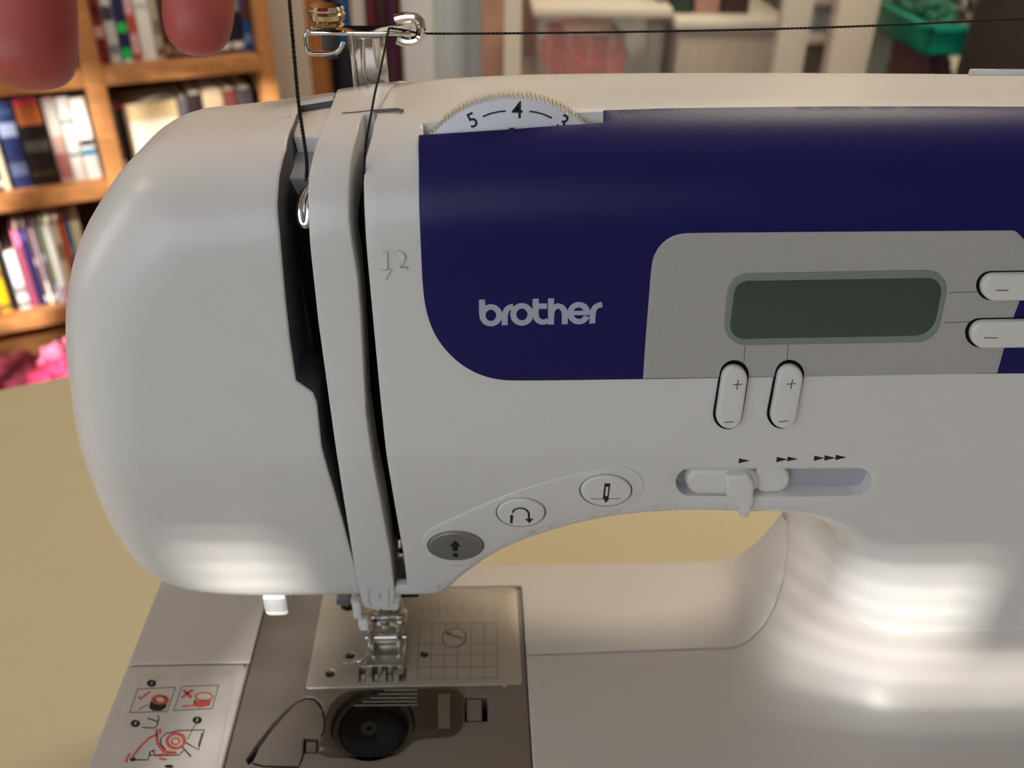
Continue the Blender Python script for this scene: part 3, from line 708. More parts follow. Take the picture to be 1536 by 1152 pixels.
Rr += [(bds(ellipse(c8(712, 300), 3, 1.5, 14)), .4, True), (b8((655, 300), (690, 318)), .5), (b8((740, 275), (770, 292)), .5), (b8((522, 270), (538, 296), (575, 262), (625, 225)), .9), (b8((515, 390), (610, 340)), .5), (b8((918, 212), (988, 280)), 1.0), (b8((1000, 210), (900, 282)), 1.0), (b8((905, 360), (1010, 352)), .6)]
Rr += [(bds(ellipse(c8(1100, 272), 13, 6, 24)), .5, True)]
K += [(b8((690, 435), (702, 470), (685, 520), (665, 550), (550, 545)), .4), (b8((600, 462), (692, 495)), .5)]
K += [(b8((500, 832), (605, 832), (625, 760), (665, 745)), .4), (b8((760, 745), (715, 690), (720, 640), (760, 600), (880, 572), (1105, 568), (1050, 745), (940, 680)), .4), (b8((895, 705), (985, 805)), .4), (b8((660, 795), (880, 790), (920, 750)), .4), (b8((1040, 500), (1000, 560), (955, 650)), .25), (b8((1085, 590), (1050, 710)), .4)]
K += [(b8((615, 770), (650, 745), (665, 790), (630, 795)), .4, True), blob(470, 828, 28, 18), blob(790, 890, 40, 14)]
Rr += [(b8((680, 560), (680, 610), (620, 635), (560, 690), (500, 760), (460, 820)), .8), (b8((680, 600), (690, 690), (740, 760), (850, 770)), .9), (b8((710, 560), (712, 600)), .8), (b8((445, 775), (415, 820), (412, 855)), .8), (b8((705, 815), (735, 830), (770, 828)), .7), (bds(ellipse(c8(850, 665), 13, 11, 28)), 1.1, True), (bds(ellipse(c8(848, 668), 6, 5, 20)), .5, True), (b8((650, 790), (860, 770)), .4)]
for (c_, t_, r_) in (((636, 154), '1', -.25), ((492, 510), '4', -.25), ((1040, 480), '2', -.25)):
    part(text_mesh('diagram_number', t_, 2.1, bed_map, bd(*c8(*c_)), 'bed', lz + .16, lz, 0))
part(strokes('diagram_pale_print', [('fill', bds(ellipse(c8(712, 300), 6.2, 3.2, 20)))], bed_map, 'bed', None, off=lz + .18, base=lz))
part(strokes('diagram_black_print', K, bed_map, 'ink', None, off=lz + .09, base=lz - .1))
part(strokes('diagram_red_print', Rr, bed_map, 'red', None, off=lz + .12, base=lz - .1))

# ---- presser foot
def bp3(u, v, z): p = on_z(u, v, z); return Vector(p)
pf = bpy.data.objects.new('presser_foot', None); COL.objects.link(pf); pf.location = (-.036, .028, .001)
machine_inv = None
pf.parent = machine; pf.matrix_parent_inverse = Matrix.Translation(machine.location).inverted()
def psub(o): o.parent = pf; o.matrix_parent_inverse = Matrix.Translation(pf.location).inverted(); return o
fx = -37.5
bm = bmesh.new(); box_into(bm, (fx, 26, 2.0), (15, 12, 1.6), .5)
for dx in (-7.6, 7.6): box_into(bm, (fx + dx * .82, 19.5, 1.5), (2.4, 6, 1.4), .5)
for dx in (-2, 2): box_into(bm, (fx + dx, 19.5, 1.5), (1.6, 5, 1.4), .4)
box_into(bm, (fx, 32, 3.6), (14, 4, 4.5), .8)
psub(finish('foot_sole', bm, 'steel', None, weld=0))
bm = bmesh.new()
for dx in (-5.6, 5.6): box_into(bm, (fx + dx, 29, 10), (2.2, 8, 14), .7)
psub(finish('foot_bracket', bm, 'chrome', None, weld=0))
psub(tube('foot_pin', [(fx - 8, 29, 9), (fx + 8, 29, 9)], 1.2, 'chrome', None))
bm = bmesh.new(); box_into(bm, (fx, 33, 15.5), (17, 5, 7), 1.2)
for dx in (-6.4, 0, 6.4): box_into(bm, (fx + dx, 30, 15.5), (3.6, 2.5, 4.6), .8)
psub(finish('foot_holder', bm, 'chrome', None, weld=0))
bm = bmesh.new(); box_into(bm, (fx + 1, 34, 24), (10, 7, 5), 1.5); box_into(bm, (fx + 1, 33, 30), (12, 8, 5), 1.5)
psub(finish('holder_block', bm, 'white', None, weld=0))
bm = bmesh.new(); box_into(bm, (fx - 10, 30, 25), (3.5, 5, 9), 1.0); box_into(bm, (fx - 8, 29, 17.5), (4, 4, 6), 1.0)
psub(finish('needle_threader_hook', bm, 'white', None, weld=0))
psub(lathe('thumb_screw', [(3.6, 0), (4.2, .6), (4.2, 5), (3.6, 5.6)], (fx - 13, 36, 25), (-1, 0, .2), 'chan', None, 20))
psub(tube('screw_shank', [(fx - 12, 36, 25), (fx - 3, 36, 24)], 1.4, 'chrome', None))
psub(tube('clamp_pin', [(fx + 6, 32, 29), (fx + 13.5, 32, 29)], [1.1, .9], 'black', None))
psub(tube('release_lever', smooth3([(fx - 6, 30, 9), (fx - 7, 26, 7), (fx - 8, 21, 5), (fx - 12, 20.5, 4.5), (fx - 15, 21, 4.4)], 2), 0.9, 'chrome', None))
bm = bmesh.new(); box_into(bm, (fx - 13.5, 20.6, 4.8), (6, 2.2, 1.0), .4); psub(finish('lever_tip', bm, 'chrome', None, weld=0))
part(tube('needle', [(-38.8, 31, 38), (-38.8, 31, 16), (-38.8, 31, 3), (-38.8, 31, 1)], [.9, .6, .45, .1], 'chrome', None))
psub(tube('foot_thread_slot', smooth3([(fx - 4.5, 27, 19), (fx - 5.5, 24, 12), (fx - 6, 22, 5)], 2), .35, 'brass', None))
# grey ribbed lever below the head at its left
kb = bd(412, 912)
p = on_y(414, 905, 24); kn = part(box('threader_lever', p + A([0, 3, 0]), (9.5, 9, 12), 'white', None, bev=2.2))
bm = bmesh.new()
for q in range(5): box_into(bm, p + A([0, -1.6, 3.2 - q * 1.3]), (7.6, .6, .5), .1)
sub(finish('lever_ribs', bm, 'recess', None, weld=0), kn)

# ---- chrome thread guide on top with pretension disc
GY = 66.0
def g(u, v, dy=0): return Vector(on_y(u, v, GY + dy))
def gmap(Q, off): Q = A(Q).reshape(-1, 2); return np.stack([Q[:, 0], GY - np.asarray(off) * np.ones(len(Q)), Q[:, 1]], 1)
def gq(px): return A([(g(u, v)[0], g(u, v)[2]) for u, v in px])
tgd = bpy.data.objects.new('thread_guide', None); COL.objects.link(tgd); tgd.location = (-.035, .066, .213)
tgd.parent = machine; tgd.matrix_parent_inverse = Matrix.Translation(machine.location).inverted()
def gsub(o): o.parent = tgd; o.matrix_parent_inverse = Matrix.Translation(tgd.location).inverted(); return o
def c3(x, y): return (400 + x / 5.12, y / 5.12)
gsub(patch('guide_post', rounded(gq([c3(635, 250), c3(905, 250), c3(945, 690), c3(680, 740)]), 1, 3), gmap, 'chrome', None, top=0.8, bev=0.5, depth=1.6, step=4))
gsub(tube('post_flange', [g(*c3(640, 260), -1.5), g(*c3(690, 700), -1.5)], .8, 'chrome', None))
gsub(tube('post_rib', smooth3([g(*c3(735, 300), -1.3), g(*c3(742, 560), -1.3), g(*c3(765, 630), -1.3), g(*c3(830, 668), -1.3)], 2), .7, 'chrome', None))
gsub(tube('post_ridge', [g(*c3(835, 290), -1.6), g(*c3(862, 520), -1.2)], [1.4, .9], 'chrome', None))
a = g(*c3(330, 235)); b = g(*c3(1110, 225))
bm = bmesh.new(); mid = (a + b) / 2; box_into(bm, (mid.x, GY - 1, mid.z), ((b - a).length, 9, 1.2), .4); gsub(finish('guide_arm', bm, 'chrome', None, weld=0))
gsub(tube('left_hook', smooth3([g(*c3(330, 240), -5), g(*c3(300, 270), -5), g(*c3(315, 400), -5), g(*c3(360, 412), -5), g(*c3(520, 408), -5), g(*c3(565, 380), -5), g(*c3(585, 325), -5)], 2), .85, 'chrome', None))
bm = bmesh.new()
ribbon = smooth3([g(*c3(985, 150), -3), g(*c3(1050, 132), -3), g(*c3(1140, 130), -3), g(*c3(1180, 170), -3), g(*c3(1188, 240), -3), g(*c3(1170, 310), -3), g(*c3(1080, 330), -3), g(*c3(1000, 300), -3)], 2)
tube_into(bm, ribbon, 1.5, 10); gsub(finish('right_hook', bm, 'chrome', None))
dcn = g(*c3(470, 200), -2)
dk = gsub(lathe('tension_disc', [(4.2, 0), (5.0, .4), (3.9, 1.2), (5.3, 2.2), (5.5, 3.6), (4.6, 4.6)], dcn, (0, 0, 1), 'brass', None, 36))
gsub(lathe('disc_cap', [(5.0, 0), (5.3, .6), (4.6, 1.4)], dcn + Vector((0, 0, 4.4)), (0, 0, 1), 'chrome', None, 36))
gsub(tube('disc_shaft', [dcn, dcn - Vector((0, 0, 9))], 2.2, 'chan', None, 16))

# ------------------------------------------------------------------ black sewing thread
def twisted(name, pts, r, label, cat='thread'):
    P = resample(chaikin(A(pts), 3, closed=False), 0.5, closed=False); bm = bmesh.new(); n = len(P)
    T = np.gradient(P, axis=0); T /= np.linalg.norm(T, axis=1, keepdims=True)
    x = np.cross(T, A([0.3, 1, 0.2])); x /= np.linalg.norm(x, axis=1, keepdims=True); y = np.cross(T, x)
    for s_ in range(2):
        ph = np.arange(n) * 0.5 / 2.6 * 2 * PI + PI * s_
        tube_into(bm, P + (x * np.cos(ph)[:, None] + y * np.sin(ph)[:, None]) * r * .5, r * .62, 6)
    o = finish(name, bm, 'thread', None, weld=0); return tag(o, label, cat)
tA = [at_depth(300, -330, 225), at_depth(400, -200, 235), at_depth(432, -60, 245), on_y(434, 0, 14), on_y(441, 80, 12), on_y(447, 150, 8), on_y(455, 205, 6), on_y(461, 246, 12)]
twisted('sewing_thread', tA + [on_y(459, 270, 16)], .5, 'thick black thread end rising from the left groove up past the hand')
tB = [on_y(1700, 22, 70), on_y(1536, 28, 70), on_y(1250, 42, 68), on_y(900, 49, 66), on_y(640, 51, 64), on_y(622, 49, 63), on_y(600, 44, 61), on_y(584, 42, 60)]
tB2 = [on_y(583, 44, 58), on_y(578, 70, 50), on_y(570, 110, 38), on_y(562, 140, 26), on_y(557, 172, 12), on_y(551, 200, 6.5), on_y(546, 240, 6)]
twisted('sewing_thread', tB + tB2 + [on_y(545, 330, 10), on_y(556, 470, 12)], .36, 'black thread running in from the right through the chrome guide into the right groove')

# ------------------------------------------------------------------ hand holding the thread, coming in from above
def H(u, v, zc): return Vector(at_depth(u, v, zc))
def make_hand():
    J, Ed, Rd = [], [], []
    def add(p, r, par=None):
        J.append(p); Rd.append(r); i = len(J) - 1
        if par is not None: Ed.append((par, i))
        return i
    def chain(par, pts):
        for p, r in pts: par = add(p, r, par)
        return par
    root = add(H(150, -760, 205), 26)
    fore = chain(root, [(H(90, -960, 205), 24), (H(20, -1250, 200), 28), (H(-80, -1700, 190), 36)])
    pa = add(H(180, -600, 207), 24, root)
    # index, middle, ring, little, thumb
    k1 = add(H(250, -470, 205), 14, pa); chain(k1, [(H(286, -250, 202), 9.4), (H(298, -110, 201), 8.6), (H(300, -10, 200), 8.3), (H(293, 90, 200), 8.0)])
    k2 = add(H(330, -510, 210), 13, pa); chain(k2, [(H(392, -330, 200), 9.4), (H(404, -190, 206), 8.6), (H(392, -110, 214), 7.4)])
    k3 = add(H(390, -580, 216), 12.5, pa); chain(k3, [(H(470, -430, 204), 9.0), (H(480, -300, 212), 8.2), (H(462, -220, 222), 7.0)])
    k4 = add(H(420, -660, 222), 11.5, pa); chain(k4, [(H(520, -560, 214), 8.0), (H(545, -450, 222), 7.2), (H(530, -375, 232), 6.2)])
    k5 = add(H(60, -560, 202), 16, root); chain(k5, [(H(10, -330, 198), 12.5), (H(22, -140, 198), 11.0), (H(38, -20, 199), 11.2), (H(42, 138, 200), 10.6)])
    me = bpy.data.meshes.new('hand_skeleton'); me.from_pydata([p * 0.001 for p in J], Ed, []); o = bpy.data.objects.new('hand_skeleton', me); COL.objects.link(o)
    md = o.modifiers.new('skin', 'SKIN'); md.use_smooth_shade = True
    for i, v in enumerate(me.skin_vertices[0].data): v.radius = (Rd[i] * .001, Rd[i] * .001); v.use_root = (i == 0)
    sd_ = o.modifiers.new('sub', 'SUBSURF'); sd_.levels = 3; sd_.render_levels = 3
    dg = bpy.context.evaluated_depsgraph_get(); dg.update(); me2 = bpy.data.meshes.new_from_object(o.evaluated_get(dg)); bpy.data.objects.remove(o)
    me2.name = 'hand'; me2.materials.clear(); me2.materials.append(M['skin'])
    for p in me2.polygons: p.use_smooth = True
    h = bpy.data.objects.new('hand', me2); COL.objects.link(h)
    tag(h, 'bare hand reaching down from above, thumb and forefinger over the machine', 'hand')
    # nails on the far side of thumb and forefinger
    for (u, v, zc, rx, rz) in ((296, 20, 207.0, 5.0, 5.5), (43, 35, 209.5, 6.5, 7.0)):
        bm = bmesh.new(); c = H(u, v, zc); f = Vector(ROT[:, 2]); r_ = Vector(ROT[:, 0]); u_ = Vector(ROT[:, 1])
        bmesh.ops.create_uvsphere(bm, u_segments=20, v_segments=12, radius=1)
        for q in bm.verts: q.co = c + r_ * q.co.x * rx + u_ * q.co.y * rz + f * q.co.z * 1.0
        n = finish('fingernail', bm, 'nail', None, weld=0); n.parent = h
    return h
hand = make_hand()

# ------------------------------------------------------------------ the room (metres from here on)
MX = {}
def cm(rgb, rough=0.6, **k):
    key = (tuple(rgb), rough, tuple(sorted(k.items())))
    if key not in MX: MX[key] = mat('painted_%d_%d_%d' % tuple(rgb), rgb, rough, **k)
    return MX[key]
def mbox(name, lo, hi, mt, parent=None, bev=0.0, rz=0, kind=None):
    lo, hi = A(lo), A(hi); bm = bmesh.new(); box_into(bm, (lo + hi) / 2, hi - lo, bev); o = finish(name, bm, mt, parent, weld=0, scale=1)
    if kind: o['kind'] = kind
    return o
FZ = -0.815
x0, x1, y0, y1, CZ = -2.9, 2.7, -2.0, 2.75, 1.62
M['floor'] = mat('oak_floor', (150, 112, 80), 0.45, noise=0.25, nscale=5, stretch=(1, 12, 1))
M['wallp'] = cm((206, 208, 206), 0.8)
mbox('floor', (x0, y0, FZ - .05), (x1, y1, FZ), 'floor', kind='structure')
mbox('ceiling', (x0, y0, CZ), (x1, y1, CZ + .05), cm((228, 224, 214), .9), kind='structure')
mbox('wall_back', (x0, y1, FZ), (x1, y1 + .06, CZ), 'wallp', kind='structure')
mbox('wall_left', (x0 - .06, y0, FZ), (x0, y1, CZ), 'wallp', kind='structure')
mbox('wall_right', (x1, y0, FZ), (x1 + .06, y1, CZ), 'wallp', kind='structure')
mbox('baseboard_back', (x0, y1 - .015, FZ), (x1, y1, FZ + .1), cm((226, 224, 218), .5), kind='structure')
# wall behind the photographer with two windows; the right one gets a blind added to shape the sun
def front_wall(openings):
    bm = bmesh.new(); xs_ = sorted({x0, x1} | {o[0] for o in openings} | {o[1] for o in openings}); zs_ = sorted({FZ, CZ} | {o[2] for o in openings} | {o[3] for o in openings})
    for a, b in zip(xs_[:-1], xs_[1:]):
        for c, d in zip(zs_[:-1], zs_[1:]):
            mx_, mz_ = (a + b) / 2, (c + d) / 2
            if any(o[0] < mx_ < o[1] and o[2] < mz_ < o[3] for o in openings): continue
            box_into(bm, (mx_, y0 - .05, mz_), (b - a, .1, d - c))
    o = finish('wall_front', bm, 'wallp', None, smooth=False, weld=0, scale=1); o['kind'] = 'structure'
WIN = [(-2.72, -1.42, 0.15, 1.56), (-1.22, 0.5, 0.15, 1.56)]
front_wall(WIN)
for i, (a, b, c, d) in enumerate(WIN):
    bm = bmesh.new(); t = .05
    for lo, hi in (((a, c), (a + t, d)), ((b - t, c), (b, d)), ((a, c), (b, c + t)), ((a, d - t), (b, d)), (((a + b) / 2 - .02, c), ((a + b) / 2 + .02, d))):
        box_into(bm, ((lo[0] + hi[0]) / 2, y0 - .05, (lo[1] + hi[1]) / 2), (hi[0] - lo[0], .05, hi[1] - lo[1]), .004)
    wo = finish('window_%d' % (i + 1), bm, cm((230, 230, 228), .4), None, weld=0, scale=1); wo['kind'] = 'structure'

# a garden tree outside the first window, whose leaves dapple the sun on the bookcase
tree = empty('garden_tree', (-3.0, -4.6, FZ), 'leafy garden tree outside the window behind the photographer', 'tree')
parent_keep(tube('trunk', [(-3000, -4600, FZ * 1000), (-2990, -4580, 600), (-2950, -4560, 1700)], [70, 60, 40], cm((96, 76, 60), .8), None, 12), tree)
rt = random.Random(11); bm = bmesh.new()
for k in range(430):
    c = Vector((-2.95 + rt.gauss(0, .62), -4.5 + rt.uniform(-.3, .3), 2.35 + rt.gauss(0, .55))); a_ = rt.uniform(0, 6.3); r_ = rt.uniform(.03, .07)
    u_ = Vector((math.cos(a_), rt.uniform(-.5, .5), math.sin(a_))).normalized() * r_; v_ = Vector((-math.sin(a_), rt.uniform(-.5, .5), math.cos(a_))).normalized() * r_ * .5
    q = [bm.verts.new(c + w_) for w_ in (-u_, v_, u_, -v_)]; bm.faces.new(q)
parent_keep(finish('foliage', bm, cm((70, 110, 50), .7), None, smooth=False, weld=0, scale=1), tree)
# unseen blind added to block the sun, openings placed to cast the patches
blind = empty('window_blind', (-.36, y0 + .03, 1.57), 'white slatted blind lowered over the window behind the photographer', 'blind')
OPEN = [(-.783, -.752, .880, .985), (-.572, -.505, .908, .975), (-.505, -.42, .912, .938)]  # gap rectangles fitted to the sun patches on head and pillar
M['slat'] = cm((222, 222, 216), .5)
def slat_piece(a, b, z, tilt):
    bm = bmesh.new(); box_into(bm, ((a + b) / 2, y0 + .03, z), (b - a, .0125, .0006), 0, Matrix.Rotation(tilt, 3, 'X')); return bm
zz = .12; shut, opn = math.radians(-80), math.radians(3)
while zz < 1.57:
    cuts = sorted([(o[0], o[1]) for o in OPEN if o[2] < zz < o[3]]); xa = -1.26; bm = bmesh.new()
    for c0, c1_ in cuts + [(.54, .54)]:
        box_into(bm, ((xa + c0) / 2, y0 + .03, zz), (c0 - xa, .0125, .0006), 0, Matrix.Rotation(shut, 3, 'X'))
        if c1_ > c0: box_into(bm, ((c0 + c1_) / 2, y0 + .03, zz), (c1_ - c0, .0125, .0006), 0, Matrix.Rotation(opn, 3, 'X'))
        xa = c1_
    parent_keep(finish('slat', bm, 'slat', None, smooth=False, weld=0, scale=1), blind); zz += .0105
parent_keep(mbox('head_rail', (-1.26, y0 + .005, 1.575), (.54, y0 + .055, 1.61), 'slat', None, .003), blind)
# table
TA = math.radians(24.5); P0 = Vector((-0.302, 0.367, -0.075)); TD = Vector((math.cos(TA), math.sin(TA), 0)); TN = Vector((math.sin(TA), -math.cos(TA), 0))
table = empty('table', (0.1, 0.1, FZ), 'large cream laminate table under the sewing machine', 'table', rz=TA)
TM = Matrix.Translation(P0) @ Matrix.Rotation(TA, 4, 'Z')
def tbox(name, lo, hi, mt, bev=.003):
    o = mbox(name, lo, hi, mt, None, bev); o.data.transform(TM); return parent_keep(o, table)
tbox('tabletop', (-0.95, -1.05, -.03), (1.35, 0, 0), 'table', .006)
tbox('apron', (-0.88, -.98, -.10), (1.28, -.07, -.031), cm((190, 176, 140), .5))
for a, b in ((-.89, -.12), (1.22, -.12), (-.89, -.98), (1.22, -.98)): tbox('leg', (a, b, FZ + .075), (a + .06, b + .06, -.031), cm((150, 146, 138), .4))

# bookcase, turned about 24 degrees
BA = math.radians(24.0); BD = Vector((math.cos(BA), math.sin(BA), 0)); BN = Vector((-math.sin(BA), math.cos(BA), 0))
BP = Vector(on_y(130, 200, -223 + 1750)) * .001; BP.z = 0
BM_ = Matrix.Translation(BP) @ Matrix.Rotation(BA, 4, 'Z')          # local x along the shelves, y into the case, z up
BMi = BM_.inverted()
def bc(u, v, back=0.0):
    o = BMi @ Vector(CAM * .001); d = BMi.to_3x3() @ Vector(rayd(u, v)); t = (back - o.y) / d.y; p = o + d * t; return p.x, p.z
M['wood'] = mat('warm_pine', (178, 122, 74), 0.4, noise=0.22, nscale=8, stretch=(1.5, 1.5, 14))
M['woodh'] = mat('warm_pine_board', (178, 122, 74), 0.4, noise=0.22, nscale=8, stretch=(1.2, 14, 14))
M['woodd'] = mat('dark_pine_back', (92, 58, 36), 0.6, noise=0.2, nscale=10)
case = empty('bookcase', (BP.x, BP.y, FZ), 'tall warm pine bookcase full of paperbacks behind the machine', 'bookcase', rz=BA)
def bbox(name, lo, hi, mt, parent=None, bev=.003):
    o = mbox(name, lo, hi, mt, None, bev); o.data.transform(BM_); return parent_keep(o, parent or case)
z1 = bc(150, 104)[1]; z1b = bc(150, 131)[1]; z2 = bc(60, 288)[1]; z3 = bc(60, 470)[1]; z4 = z3 - (z2 - z3)
if z4 < FZ + .05: z4 = FZ + .07
TH = z1 - z1b
su = (bc(103, 25)[0] + bc(146, 208)[0]) / 2; sw = .036
sR = bc(386, 60)[0]; sL = su - 1.0; DEP = 0.27; TOP = z1 + 3 * (z1 - z2)
bbox('side_panel', (sL - .03, 0, FZ), (sL, DEP, TOP), 'wood'); bbox('side_panel', (sR, 0, FZ), (sR + .03, DEP, TOP), 'wood')
bbox('upright', (su, 0, FZ), (su + sw, DEP, TOP), 'wood')
bbox('back_panel', (sL - .03, DEP, FZ), (sR + .03, DEP + .012, TOP), 'woodd', bev=0)
for zt_ in (z4, z3, z2, z1, z1 + (z1 - z2), z1 + 2 * (z1 - z2), TOP):
    for a, b in ((sL, su), (su + sw, sR)): bbox('shelf', (a, 0.002, zt_ - TH), (b, DEP, zt_), 'woodh')
bbox('plinth', (sL, .02, FZ), (sR, .04, z4 - TH), 'wood', bev=0)

WH, CR, DK = (214, 210, 202), (206, 188, 152), (34, 30, 32)
def book(name_label, s0, s1, z, h, rgb, band=None, dep=.15, setback=.035, group='paperbacks on the pine bookcase', tilt=0.0):
    wd = max(.006, s1 - s0 - .0015); root = bpy.data.objects.new('book', None)
    t = .0014; bm = bmesh.new()
    box_into(bm, (t / 2, dep / 2, h / 2), (t, dep, h)); box_into(bm, (wd - t / 2, dep / 2, h / 2), (t, dep, h)); box_into(bm, (wd / 2, t / 2, h / 2), (wd, t, h), .0006)
    me_o = finish('book', bm, cm(rgb, .45), None, weld=0, scale=1)
    me_o.matrix_world = BM_ @ Matrix.Translation((s0, setback, z)) @ Matrix.Rotation(tilt, 4, 'Y')
    bpy.data.objects.remove(root)
    tag(me_o, name_label, 'book', group)
    bm = bmesh.new(); box_into(bm, (wd / 2, dep / 2 + .001, h / 2), (max(.002, wd - 2 * t - .0004), dep - .006, h - .006))
    sub(finish('page_block', bm, cm((226, 214, 188), .8), None, weld=0, scale=1), me_o)
    if band is None:
        lum = sum(rgb) / 3; c_ = WH if lum < 110 else (90, 60, 60); q = random.uniform(.25, .6); band = [(q, q + random.uniform(.08, .22), tuple(int(rgb[i] * .45 + c_[i] * .55) for i in range(3))), (.05, .12, c_)]
    for (f0, f1, c) in band:
        bm = bmesh.new(); box_into(bm, (wd / 2, -.0003, h * (f0 + f1) / 2), (wd * .9, .0008, h * (f1 - f0)))
        sub(finish('spine_print', bm, cm(c, .45), None, smooth=False, weld=0, scale=1), me_o)
    return me_o
SB = .035
def brow(zs, vb, items, cell):
    """items: (u0, u1 at the foot of the spine, v of the top, colour, label words, print bands)"""
    cur = -9
    for u0, u1, vt, rgb, lab, band in items:
        s0 = bc(u0, vb, SB)[0]; s1 = bc(u1, vb, SB)[0]
        if 'left' in cell or 'lower' in cell: s1 = min(s1, su - .002)
        else: s0 = max(s0, su + sw + .002); s1 = min(s1, sR - .002)
        s0 = max(s0, cur); cur = max(cur, s1) + .0005
        if s1 - s0 < .004: continue
        ht = (bc((u0 + u1) / 2 - (vb - vt) * .22, vt, SB)[1] - zs); ht = max(.06, min(ht, (z1 - z2) - TH - .012))
        book(lab, s0, s1, zs, ht, rgb, band, dep=.13 + .03 * random.random(), group='books in the ' + cell)
brow(z1, 97, [
    (139, 148, -90, (150, 146, 136), 'narrow grey paperback next to the pine upright, top right bay', [(.5, .9, WH)]),
    (148, 168, -90, (120, 40, 46), 'dark red paperback with pale blotches, second from the upright, top right bay', [(.28, .4, (190, 160, 150)), (.5, .62, (80, 24, 30))]),
    (168, 186, -90, (198, 196, 196), 'pale grey paperback left of the navy and green spine', [(.1, .2, (120, 122, 128)), (.45, .6, (60, 60, 66))]),
    (186, 203, -90, (36, 38, 84), 'navy book with two bright green spots on its spine', [(.03, .15, (30, 190, 90)), (.32, .42, (40, 200, 90)), (.0, .03, WH)]),
    (203, 217, -90, (216, 168, 172), 'pink and white paperback with orange red top, right of the green spotted spine', [(.02, .08, (170, 40, 60)), (.3, .5, (186, 74, 50))]),
    (217, 240, -90, (232, 230, 224), 'wide bright white book in sunlight, top right bay', [(.55, .6, (190, 190, 186))]),
    (240, 251, -90, (184, 172, 148), 'beige book just right of the bright white one', None),
    (251, 264, -90, (70, 44, 34), 'brown book behind the fingertip, top right bay', [(.05, .15, (150, 110, 80))]),
    (264, 283, -90, (44, 38, 42), 'charcoal book under the forefinger tip, left one', [(.04, .12, (130, 110, 100))]),
    (283, 305, -90, (30, 28, 34), 'black book under the forefinger tip, middle one', None),
    (305, 330, -90, (58, 54, 58), 'dark grey book right of the forefinger', [(.05, .1, (100, 98, 100))]),
    (330, 352, -90, (36, 34, 44), 'blue black book between grey and blue spines', None),
    (352, 372, -90, (28, 30, 36), 'black book beside the blue patterned one', None),
    (372, 390, -90, (36, 92, 160), 'bright blue patterned book at the right end of the top right bay', [(.1, .2, (120, 160, 200)), (.35, .55, (110, 60, 60))]),
], 'top right bay')
brow(z1, 106, [
    (-60, -30, -60, (90, 70, 120), 'purple book at the far left edge, top left bay', None), (-30, 0, -60, (180, 170, 150), 'cream book behind the thumb, top left bay', None),
    (0, 40, -60, (200, 150, 60), 'yellow book hidden mostly behind the thumb', None), (40, 78, -60, (240, 236, 226), 'white book behind the thumb tip', None),
    (78, 108, 30, (214, 84, 40), 'orange red book between thumb and pine upright', [(.5, .7, (226, 120, 60))]),
], 'top left bay')
brow(z2, 272, [
    (-70, -35, 160, (60, 60, 70), 'slate book at the left edge, middle left bay', None), (-35, -4, 158, (130, 60, 50), 'brick red book at the left edge, middle left bay', None),
    (-4, 4, 150, (22, 36, 26), 'thin black green book at the left edge, middle left bay', None),
    (4, 15, 153, (210, 200, 170), 'thin cream book with red top, left of the navy one', [(.88, .98, (150, 40, 40))]),
    (20, 49, 150, (34, 44, 88), 'wide navy book with pale lettering, middle left bay', [(.6, .75, (150, 164, 196)), (.15, .3, (90, 100, 130)), (.85, .9, (60, 80, 120))]),
    (50, 91, 146, (26, 24, 26), 'wide black book with orange and pink top, middle left bay', [(.70, .92, (200, 110, 60)), (.92, .99, (220, 60, 90)), (.4, .52, (90, 86, 84)), (.12, .16, (80, 60, 40))]),
    (93, 113, 146, (206, 170, 160), 'white paperback with faded red foot, right of the wide black one', [(.55, .95, WH), (.05, .35, (170, 110, 104))]),
    (113, 133, 146, (222, 220, 214), 'plain white paperback with thin grey lines, middle left bay', [(.3, .34, (100, 110, 120)), (.7, .74, (120, 120, 120))]),
    (133, 156, 147, (228, 226, 220), 'white paperback with small blue mark, next to the upright, middle left bay', [(.3, .38, (50, 130, 170)), (.42, .5, (60, 62, 60))]),
], 'middle left bay')
brow(z2, 258, [
    (183, 192, 150, (120, 108, 100), 'thin taupe paperback next to the upright, middle right bay', [(.05, .2, WH)]), (192, 205, 152, (22, 22, 26), 'thin black book with red top, middle right bay', [(.9, .97, (150, 40, 40)), (.02, .14, (170, 160, 150))]),
    (205, 285, 154, (222, 196, 150), 'large tan box file in bright sun, middle right bay', [(.1, .75, (240, 232, 214))]),
    (285, 300, 148, (90, 84, 90), 'dark grey book right of the tan box file', None), (300, 322, 142, (40, 24, 24), 'black brown book in shadow, middle right bay', None),
    (322, 352, 138, (170, 146, 116), 'dull tan book in shadow above the machine', None), (352, 372, 136, (90, 42, 36), 'dark red brown book in shadow above the machine', None), (372, 395, 134, (48, 40, 44), 'dark grey book at the right end, middle right bay', None),
], 'middle right bay')
